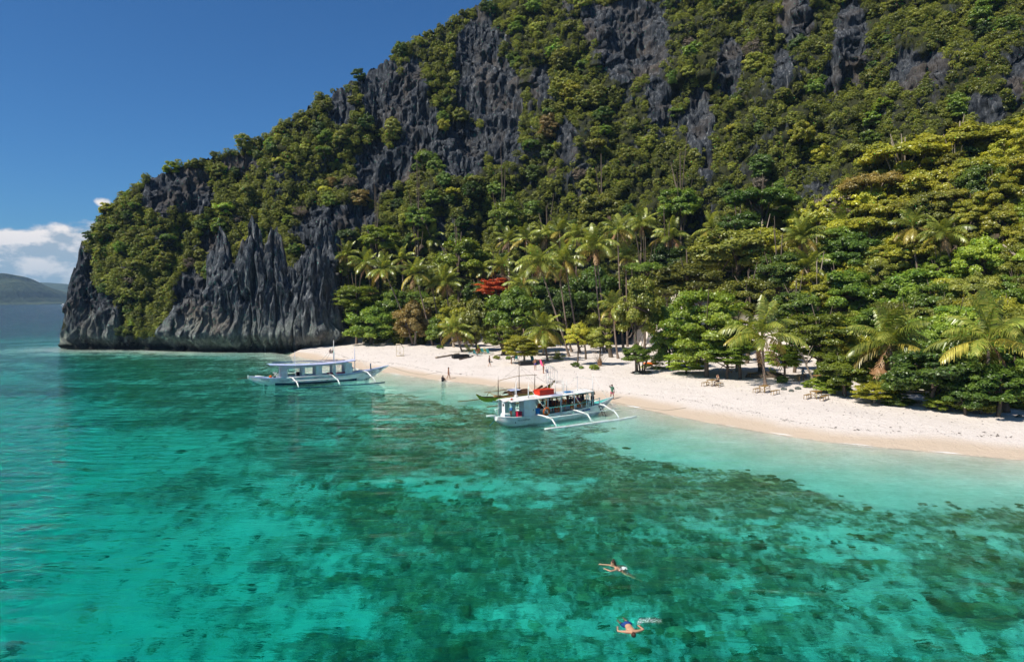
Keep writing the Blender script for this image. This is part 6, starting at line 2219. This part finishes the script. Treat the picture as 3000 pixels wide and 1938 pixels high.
def steps(px, py, rz, label, mat, w=0.75, d=1.1, h=1.05, rail=1.0, name='boarding_steps'):
    """Free standing wooden steps with handrails."""
    r = prop(name, px, py, rz, label, 'steps', 'portable boarding steps on the sand')
    for y in (-w / 2, w / 2):
        s = MB()
        s.box((-d / 2, y, h / 2 + rail / 2), (0.07, 0.06, h + rail)).box((0, y, h / 2 + rail / 2), (0.06, 0.05, h + rail)).box((d / 2, y, (h + rail) * 0.34), (0.07, 0.06, (h + rail) * 0.68))
        s.build('side_post', mat, r)
        q = MB()
        q.tube([(-d / 2 - 0.1, y, h + rail), (0, y, h + rail), (d / 2 + 0.08, y, (h + rail) * 0.68)], 0.04, 6)
        q.build('handrail', mat, r, True)
        MB().box((0, y, 0.07), (d + 0.1, 0.07, 0.08)).build('runner', mat, r)
    for k in range(3):
        MB().box((-d / 2 + 0.18 + k * d * 0.34, 0, h * (0.86 - 0.28 * k)), (d * 0.30, w + 0.02, 0.05)).build('tread', mat, r)
    return r


steps(1172, 1043, 0.15, 'pale wooden boarding steps near the trees at the far end of the sand', LIGHT_WOOD, 1.0, 1.3, 1.05, 1.2)
steps(1616, 1121, 0.3, 'white boarding steps standing on the open sand behind the teal boat', WHITE_OLD, 0.9, 1.2, 0.9, 1.35)


def log(name, pts, r, label, mat=WOOD_DRY):
    P = []
    for x, y in pts:
        q = stand(x, y)
        P.append(Vector((q[0], q[1], q[2] + r * 0.7)))
    Q, R_ = [], []
    for i in range(13):
        t = i / 12 * (len(P) - 1)
        k = min(int(t), len(P) - 2)
        Q.append(P[k].lerp(P[k + 1], t - k) + Vector((0, 0, 0.04 * math.sin(i * 1.9))))
        R_.append(r * (1.05 - 0.4 * i / 12) * (1 + 0.08 * math.sin(i * 2.7)))
    return tag(MB().tube(Q, R_, 10).build(name, mat, None, True), label, 'log', 'logs lying on the sand')


log('fallen_log', [(1277, 1050), (1310, 1044), (1345, 1039)], 0.20, 'long pale fallen palm log pointing at the black raft')
log('fallen_log', [(1346, 1055), (1372, 1048), (1386, 1044)], 0.13, 'short brown log in front of the black raft', BARK)
log('driftwood_log', [(2603, 1168), (2640, 1181), (2700, 1180)], 0.22, 'grey driftwood log under the large dark glossy tree')


def raft(px, py, rz, sx, sy, h, label):
    r = prop('pontoon_raft', px, py, rz, label, 'raft', 'black rafts under the trees')
    for i in range(3):
        for j in range(2):
            MB().box(((i - 1) * sx / 3, (j - 0.5) * sy / 2, h / 2), (sx / 3 - 0.02, sy / 2 - 0.02, h)).build('pontoon', BLACK, r, bevel=0.04)


raft(1349, 1048, 0.35, 2.9, 1.6, 0.62, 'low black raft of plastic blocks at the foot of the low palm')
raft(1546, 1068, 0.25, 2.8, 1.6, 0.50, 'black platform of plastic blocks in the shade of the yellow green tree')
o = MB().box((0, 0, 0.16), (0.34, 0.34, 0.32)).build('white_bucket', WHITE_OLD, None, bevel=0.06)
o.location = stand(1370, 1044)
tag(o, 'small white box on the sand beside the black raft', 'box')

TEALC = paint('lounger_teal', (0.05, 0.30, 0.32), 0.7, 0.3, 6)


def lounger(px, py, rz, label):
    r = prop('beach_lounger', px, py, rz, label, 'lounger', 'teal loungers under the broad tree')
    MB().box((0.35, 0, 0.34), (1.15, 0.58, 0.05)).build('seat', TEALC, r, bevel=0.015)
    MB().box((-0.42, 0, 0.68), (0.05, 0.58, 0.82), ry=-0.42).build('backrest', TEALC, r, bevel=0.015)
    for x in (-0.2, 0.8):
        for y in (-0.26, 0.26): MB().box((x, y, 0.16), (0.05, 0.05, 0.33)).build('leg', WHITE_OLD, r)


lounger(1384, 1040, 2.6, 'teal lounger with an upright back nearest the black raft')
lounger(1398, 1042, 0.4, 'teal lounger next to the resting bathers')
lounger(1417, 1036, 0.9, 'pale teal lounger half hidden by a young palm')
lounger(1433, 1038, 0.9, 'teal lounger closest to the dark forked trunk')
lounger(1512, 1056, 1.5, 'mint lounger folded up behind the bending person')
lounger(1563, 1060, 1.0, 'shaded teal lounger on the black platform side')


def table(px, py, rz, label, L=1.35, W=0.8, H=0.74):
    r = prop('bamboo_table', px, py, rz, label, 'table', 'bamboo picnic tables under the trees')
    for k in range(7):
        MB().box((0, (k - 3) * W / 7, H), (L, W / 7 - 0.012, 0.045)).build('slat', BAMBOO, r)
    for x in (-1, 1):
        for y in (-1, 1): MB().tube([(x * L * 0.44, y * W * 0.42, 0), (x * L * 0.42, y * W * 0.40, H - 0.02)], 0.035, 6).build('leg', BAMBOO, r, True)
        MB().tube([(x * L * 0.44, -W * 0.42, 0.1), (x * L * 0.42, W * 0.40, H - 0.08)], 0.022, 5).tube([(x * L * 0.44, W * 0.42, 0.1), (x * L * 0.42, -W * 0.40, H - 0.08)], 0.022, 5).build('cross_brace', BAMBOO, r, True)


def bench(px, py, rz, label, L=1.25, W=0.36, H=0.44):
    r = prop('bamboo_bench', px, py, rz, label, 'bench', 'bamboo benches beside the tables')
    for k in range(4):
        MB().box((0, (k - 1.5) * W / 4, H), (L, W / 4 - 0.012, 0.04)).build('slat', BAMBOO, r)
    for x in (-1, 1):
        for y in (-1, 1): MB().tube([(x * L * 0.44, y * W * 0.46, 0), (x * L * 0.42, y * W * 0.38, H - 0.02)], 0.03, 6).build('leg', BAMBOO, r, True)


A_ = 0.75
table(2086, 1130, A_, 'bamboo table with the bare backed person, under the wide tiered tree')
bench(2066, 1130, A_, 'bamboo bench on the far side of the table with the bare backed person')
bench(2108, 1132, A_, 'bamboo bench carrying the bare backed person')
table(2240, 1149, A_, 'sunlit bamboo table at the foot of the ringed palm')
bench(2217, 1150, A_, 'short bamboo bench left of the sunlit table')
bench(2271, 1155, A_, 'long bamboo bench right of the sunlit table', 1.5)
table(2390, 1166, A_, 'bamboo table in dappled shade nearest the sea')
bench(2366, 1168, A_, 'bamboo bench left of the table nearest the sea')
bench(2415, 1174, A_, 'bamboo bench right of the table nearest the sea', 1.5)
table(2340, 1116, A_, 'bamboo table further back with the person in a pale top')
table(2392, 1119, A_, 'bamboo table half hidden behind the slanting trunk')
table(2144, 1090, A_, 'dark bamboo table behind the grey trunk of the tiered tree')
bench(2215, 1105, 0.4, 'long low bench against the mound at the dark trunk', 2.6, 0.5, 0.6)

k = prop('kayak', 1907, 1068, 0.1, 'orange kayak lying behind the young yellow palm', 'kayak')
MB().tube([(-1.3, 0, 0.26), (-0.8, 0, 0.2), (0, 0, 0.18), (0.8, 0, 0.2), (1.3, 0, 0.28)], [0.03, 0.2, 0.27, 0.2, 0.03], 12).build('hull', ORANGE, k, True)
MB().ball((0, 0, 0.40), (0.36, 0.17, 0.05), 12, 5).build('cockpit', BLACK, k, True)

# trunks and mound in the open sand under the trees
for px, py, top, D0, r, lab in ((1480, 1040, (1462, 990), 130, 0.28, 'dark forked trunk leaning beside the loungers'), (2228, 1100, (2222, 1010), 94, 0.30, 'dark straight trunk behind the ringed palm'),
                                (2300, 1078, (2296, 1040), 100, 0.26, 'short brown trunk on the bright sand behind the ringed palm'), (2385, 1120, (2358, 1055), 86, 0.12, 'slim pale trunk slanting beside the far tables'),
                                (1790, 1046, (1780, 990), 118, 0.34, 'flared dark trunk base in the open sand'), (1716, 1052, (1714, 1000), 116, 0.16, 'thin dark trunk right of the lemon yellow tree'),
                                (2168, 1110, (2166, 1040), 92, 0.20, 'grey trunk of the wide tiered tree'),):
    q = stand(px, py)
    t = at(top[0], top[1], q[1])
    base = Vector((q[0], q[1], q[2] - 0.2))
    mb = MB()
    mb.tube([base, base + Vector((0, 0, 0.25)), base.lerp(t, 0.35) + Vector((0.05, 0, 0)), base.lerp(t, 0.75) - Vector((0.05, 0, 0)), t, t + (t - base) * 0.35], [r * 1.9, r * 1.25, r, r * 0.9, r * 0.75, r * 0.4], 9)
    for s in (-1, 1): mb.tube([base.lerp(t, 0.8), t + Vector((s * 0.5, 0.2 * s, 0.7)), t + Vector((s * 1.1, 0.3, 1.8))], [r * 0.5, r * 0.35, r * 0.15], 6)
    tag(mb.build('tree_trunk', BARK_PALE if r < 0.13 else BARK, None, True), lab, 'trunk', 'trunks in the open sand')
# cluster of dark stems at the foot of the tall loose tree
q = Vector(stand(1880, 1092))
rr = random.Random(4)
r_ = tag(empty('stem_cluster', q), 'cluster of dark stems and roots at the foot of the tall loose tree', 'stems')
for k in range(9):
    d = Vector((rr.uniform(-0.9, 0.9), rr.uniform(-0.5, 0.5), 0))
    MB().tube([d * 0.4 - Vector((0, 0, 0.1)), d * 0.7 + Vector((0, 0, 1.0)), d * 1.5 + Vector((0, 0, 2.6 + rr.uniform(0, 0.8)))], [0.12, 0.08, 0.04], 6).build('stem', BARK, r_, True)
MB().ball((0, 0, 0), (1.5, 0.9, 0.35), 16, 8).build('root_mound', BARK, r_, True)
# root mound at the dark trunk
q = Vector(stand(2235, 1106))
o = MB().ball((0, 0, 0), (2.6, 1.2, 0.75), 22, 10).build('root_mound', BARK, None, True)
o.location = q + Vector((0.6, 0.8, 0))
tag(o, 'low dark earth mound around the straight trunk behind the ringed palm', 'mound')
# bare stemmed bush with brown husk
q = Vector(stand(1757, 1072))
r_ = tag(empty('bare_bush', q), 'leafless pale twiggy bush with a brown husky base in the open sand', 'bush')
tw = MB()
for k in range(26):
    d = Vector((rr.uniform(-1, 1), rr.uniform(-0.7, 0.7), rr.uniform(0.9, 2.0)))
    m = d * 0.5 + Vector((rr.uniform(-0.2, 0.2), 0, 0.1))
    tw.tube([(0, 0, 0.5), m, d * 1.5], [0.03, 0.02, 0.008], 5)
tw.build('twigs', BARK_PALE, r_, True)
MB().ball((0, 0, 0.45), (0.35, 0.3, 0.75), 12, 9).build('husk', LEAF['palm_dead'], r_)

# pale broken trunk sticking out at the right edge
a, b = at(2938, 716, 90), at(3030, 800, 88)
tag(MB().tube([b, b.lerp(a, 0.5) + Vector((0, 0, 0.1)), a], [0.22, 0.17, 0.10], 8).build('broken_trunk', WOOD_DRY, None, True), 'pale broken bare trunk slanting out of the trees at the right edge', 'trunk')

# thatched shelters
THATCH = mat_bark('thatch', (0.17, 0.085, 0.035), (0.36, 0.21, 0.10))


def thatch(px, py, D, w, h, label, post=2.1, tarp=False):
    c = at(px, py, D)
    g_ = gz(c.x, c.y)
    r = tag(empty('thatched_shelter', (c.x, c.y, g_)), label, 'shelter', 'thatched shelters among the trees')
    eave = c.z - g_ - h * 0.5
    rg = random.Random(int(px))
    n, m = 34, 7
    vs, fs = [], []
    for j in range(m + 1):
        t = j / m
        for i in range(n):
            a = 2 * math.pi * i / n
            rad = w * (t ** 0.62) * (1 + (0.05 * rg.uniform(-1, 1) if j else 0))
            vs.append((rad * math.cos(a), rad * math.sin(a), eave + h * (1 - t ** 1.7) - (0.12 * rg.random() if j == m else 0)))
    for j in range(m):
        for i in range(n): fs.append((j * n + i, (j + 1) * n + i, (j + 1) * n + (i + 1) % n, j * n + (i + 1) % n))
    o = MB().add(vs, fs).build('thatch_roof', THATCH, r)
    o.modifiers.new('solid', 'SOLIDIFY').thickness = 0.12
    st = MB()
    for i in range(150):
        a = rg.uniform(0, 6.28)
        t0 = rg.uniform(0.25, 0.9)
        p0 = Vector((w * t0 ** 0.62 * math.cos(a), w * t0 ** 0.62 * math.sin(a), eave + h * (1 - t0 ** 1.7) + 0.05))
        t1 = min(1.12, t0 + 0.3)
        p1 = Vector((w * t1 ** 0.62 * math.cos(a + 0.05), w * t1 ** 0.62 * math.sin(a + 0.05), eave + h * (1 - t1 ** 1.7)))
        st.tube([p0, p1], [0.025, 0.01], 4, False)
    st.build('straw', THATCH, r)
    for i in range(4):
        a = math.pi / 4 + i * math.pi / 2
        MB().tube([(w * 0.7 * math.cos(a), w * 0.7 * math.sin(a), -0.2), (w * 0.66 * math.cos(a), w * 0.66 * math.sin(a), eave + 0.2)], 0.06, 6).build('post', BARK, r, True)
    if tarp:
        MB().box((0.3, -w * 0.55, eave * 0.55), (w * 1.1, 0.03, eave * 0.8)).build('blue_tarp', paint('tarp_blue', (0.01, 0.02, 0.22), 0.5, 0.3, 4), r)
    return r


thatch(2567, 1088, 80, 1.45, 1.0, 'low thatched umbrella shelter left of the bowed front palm')
thatch(2640, 1060, 82, 1.7, 1.5, 'taller thatched hut with a blue tarp behind the bowed front palm', tarp=True)
# weathered frame under the last palm
r_ = prop('pole_frame', 2880, 1165, 0.2, 'rough pole frame in the dark under the last palm', 'frame')
for x in (-1.2, 1.2):
    MB().tube([(x, 0, -0.2), (x, 0, 2.6)], 0.06, 6).build('post', BARK_PALE, r_, True)
MB().tube([(-1.8, 0, 2.5), (1.9, -0.1, 2.75)], 0.05, 6).build('crossbar', BARK_PALE, r_, True)
# half buried basket-like stump at the corner
o = MB().tube([(0, 0, -0.2), (0, 0, 0.35), (0, 0, 0.8)], [0.62, 0.56, 0.40], 14).build('stump', BARK, None, True)
o.location = stand(2938, 1205)
tag(o, 'broad brown stump under the dark tree in the right corner', 'stump')

# loose stones at the edge of the shade
STONE = mat_rock('beach_stone', False)
for k, (px, py, s, lab) in enumerate(((2296, 1142, 0.34, 'pale boulder right of the long sunlit bench'), (2318, 1146, 0.30, 'grey boulder in the middle of the stone row'), (2338, 1140, 0.36, 'boulder behind the table nearest the sea'),
                                      (2420, 1150, 0.55, 'largest dark boulder at the back of the table nearest the sea'), (1866, 1096, 0.40, 'dark stone at the roots of the stem cluster'), (1440, 1062, 0.2, 'small stone near the walking person'),
                                      (2985, 1222, 0.28, 'pale stone in the right corner of the sand'))):
    rg = np.random.default_rng(k)
    mb = MB().ball((0, 0, 0), (s, s * 0.8, s * 0.62), 14, 10)
    v = np.array([list(p) for p in mb.v])
    v *= (1 + 0.35 * fbm(v[:, 0] / s + k * 5, v[:, 1] / s, v[:, 2] / s, 3))[:, None]
    mb.v = [tuple(p) for p in v]
    o = mb.build('boulder', STONE, None, True)
    o.location = Vector(stand(px, py)) + Vector((0, 0, s * 0.2))
    tag(o, lab, 'boulder', 'loose boulders on the sand')


# low green plants in the sand
def sand_plant(px, py, s, mat, label):
    q = Vector(stand(px, py))
    r = tag(empty('sand_plant', q), label, 'plant', 'small plants in the open sand')
    me, C = crown_mesh('leaves', int(px), 700, 0.20, 'round', LEAF[mat])
    o = bpy.data.objects.new('leaves', me)
    COL.objects.link(o)
    o.parent = r
    o.scale = (s, s * 0.8, s * 0.6)
    o.location = (0, 0, s * 0.45)
    MB().tube([(0, 0, -0.1), (0.02, 0, s * 0.4)], [0.03, 0.015], 5).build('stem', BARK, r, True)


for px, py, s, mt, lab in ((1685, 1075, 0.75, 'mid', 'low green plant at the foot of the lemon yellow tree'), (1703, 1080, 0.45, 'mid', 'smaller green sprout right of the lemon yellow tree'), (1741, 1083, 0.85, 'bright', 'green leafy clump in front of the bare twiggy bush'),
                           (2290, 1122, 0.9, 'mid', 'green clump behind the long sunlit bench'), (2368, 1135, 0.8, 'bright', 'green clump at the foot of the slanting pale trunk'), (1290, 1022, 0.9, 'mid', 'green clump at the edge of the trees left of the fallen log'),
                           (1235, 1012, 1.0, 'bright', 'green clump right of the pale wooden steps'), (1455, 1052, 0.7, 'olive', 'olive clump in front of the closest lounger'), (1490, 1052, 0.6, 'mid', 'green sprout left of the bending person')):
    sand_plant(px, py, s, mt, lab)


# wrack line: twigs, husks and dead leaves washed along the sand
def wrack():
    rg = np.random.default_rng(77)
    shore = np.array([[p.x, p.y] for p in SHORE[8:-1]])
    seg = np.concatenate([[0], np.cumsum(np.linalg.norm(np.diff(shore, axis=0), axis=1))])
    V, F = [], []
    n = 0
    for k in range(2600):
        s = rg.uniform(0, seg[-1])
        p = np.array([np.interp(s, seg, shore[:, 0]), np.interp(s, seg, shore[:, 1])])
        t = np.array([np.interp(s + 1, seg, shore[:, 0]), np.interp(s + 1, seg, shore[:, 1])]) - p
        t /= np.linalg.norm(t) + 1e-9
        nr = np.array([-t[1], t[0]])
        if nr[1] < 0: nr = -nr
        d = (4.4 + 0.8 * math.sin(s * 0.21) + rg.normal(0, 0.22)) if k % 3 == 0 else rg.uniform(3.5, 19)
        q = p + nr * d
        V.append(q)
    V = np.array(V)
    z = ground_z(V)
    vv, ff = [], []
    for i, (q, zz) in enumerate(zip(V, z)):
        L = rg.uniform(0.03, 0.10) * (2.0 if rg.random() < 0.08 else 1)
        W = L * rg.uniform(0.3, 0.7)
        a = rg.uniform(0, 3.14)
        ca, sa = math.cos(a), math.sin(a)
        k = len(vv)
        for x, y, h in ((-L, 0, 0.02), (0, -W, 0.045), (L, 0, 0.02), (0, W, 0.05)):
            vv.append((q[0] + x * ca - y * sa, q[1] + x * sa + y * ca, zz + h))
        ff.append((k, k + 1, k + 2, k + 3))
    o = mesh_np('beach_litter', np.array(vv), np.array(ff), BARK)
    tag(o, 'scattered twigs, husks and dead leaves along the sand', kind='stuff')


wrack()


# white water: small splash of the snorkeller and foam at the beach
FOAM = Mat('foam')
FOAM.set((0.85, 0.87, 0.87), 0.6)


def splash():
    rg = random.Random(8)
    mb = MB()
    for k in range(230):
        t = rg.random()
        px_, py_ = 1868 + 72 * t, 1822 - 5 * math.sin(3 * t) + rg.gauss(0, 5 - 2 * t)
        p = onz(px_, py_)
        s = rg.uniform(0.005, 0.013) * (1.2 - t * 0.7)
        mb.ball((p.x, p.y, rg.uniform(0, 0.05)), (s * rg.uniform(1, 2), s, s * 0.7), 5, 3)
    tag(mb.build('splash_foam', FOAM.m), 'little trail of white splash behind the snorkelling man', kind='stuff')
    mb = MB()
    for k in range(40):
        p = onz(1826 + rg.gauss(3, 5), 1664 + rg.gauss(0, 2))
        s = rg.uniform(0.008, 0.02)
        mb.ball((p.x, p.y, rg.uniform(0, 0.04)), (s * 2, s, s), 5, 3)
    tag(mb.build('ripple_foam', FOAM.m), 'few white drops beside the swimming woman', kind='stuff')


splash()


def shore_foam():
    """A broken thin lace of foam where the wavelets run out."""
    rg = np.random.default_rng(5)
    shore = np.array([[p.x, p.y] for p in SHORE[8:]])
    seg = np.concatenate([[0], np.cumsum(np.linalg.norm(np.diff(shore, axis=0), axis=1))])
    s = np.arange(0, seg[-1], 0.25)
    P = np.stack([np.interp(s, seg, shore[:, 0]), np.interp(s, seg, shore[:, 1])], 1)
    t = np.gradient(P, axis=0)
    t /= np.linalg.norm(t, axis=1)[:, None]
    nr = np.stack([-t[:, 1], t[:, 0]], 1)
    nr[nr[:, 1] < 0] *= -1
    vv, ff = [], []
    for lane, (off, wd, thr) in enumerate(((0.05, 0.10, 0.05), (-0.5, 0.05, 0.16), (-1.3, 0.04, 0.24))):
        w = fbm(s / 6, 0 * s + lane * 3, 0 * s, 4)
        o = off + 0.45 * fbm(s / 9, 0 * s + 20 + lane, 0 * s, 4)
        a = np.clip((w - thr) * 5, 0, 1) * wd
        C_ = P + nr * o[:, None]
        for i in range(len(s) - 1):
            if a[i] <= 0 and a[i + 1] <= 0: continue
            k = len(vv)
            for j in (i, i + 1):
                q = C_[j]
                for sg in (-1, 1):
                    e = q + nr[j] * sg * max(a[j], 0.002) * rg.uniform(0.6, 1.3)
                    vv.append((e[0], e[1], 0.0))
            ff.append((k, k + 1, k + 3, k + 2))
    vv = np.array(vv)
    vv[:, 2] = np.maximum(ground_z(vv[:, :2]), 0.0) + 0.012
    tag(mesh_np('shore_foam', vv, np.array(ff), FOAM.m), 'thin white foam line along the water edge', kind='stuff')


shore_foam()


# ------------------------------------------------------------------ look-alikes of one place are told apart by their order from the left
def order_labels():
    nth = ('leftmost', 'second from left', 'third from left', 'fourth from left', 'fifth from left', 'sixth from left', 'seventh from left', 'eighth from left',
           'ninth from left', 'tenth from left', 'eleventh from left', 'twelfth from left')
    same = {}
    for o in COL.objects:
        if o.parent is None and 'category' in o and 'label' in o: same.setdefault(o['label'], []).append(o)
    for lab, os_ in same.items():
        if len(os_) < 2: continue
        px = project(np.array([list(o.location) for o in os_]))[:, 0]
        for k, i in enumerate(np.argsort(px)):
            os_[i]['label'] = ' '.join((lab + ', ' + (nth[k] if k < len(nth) else 'further right')).split()[:16])


order_labels()
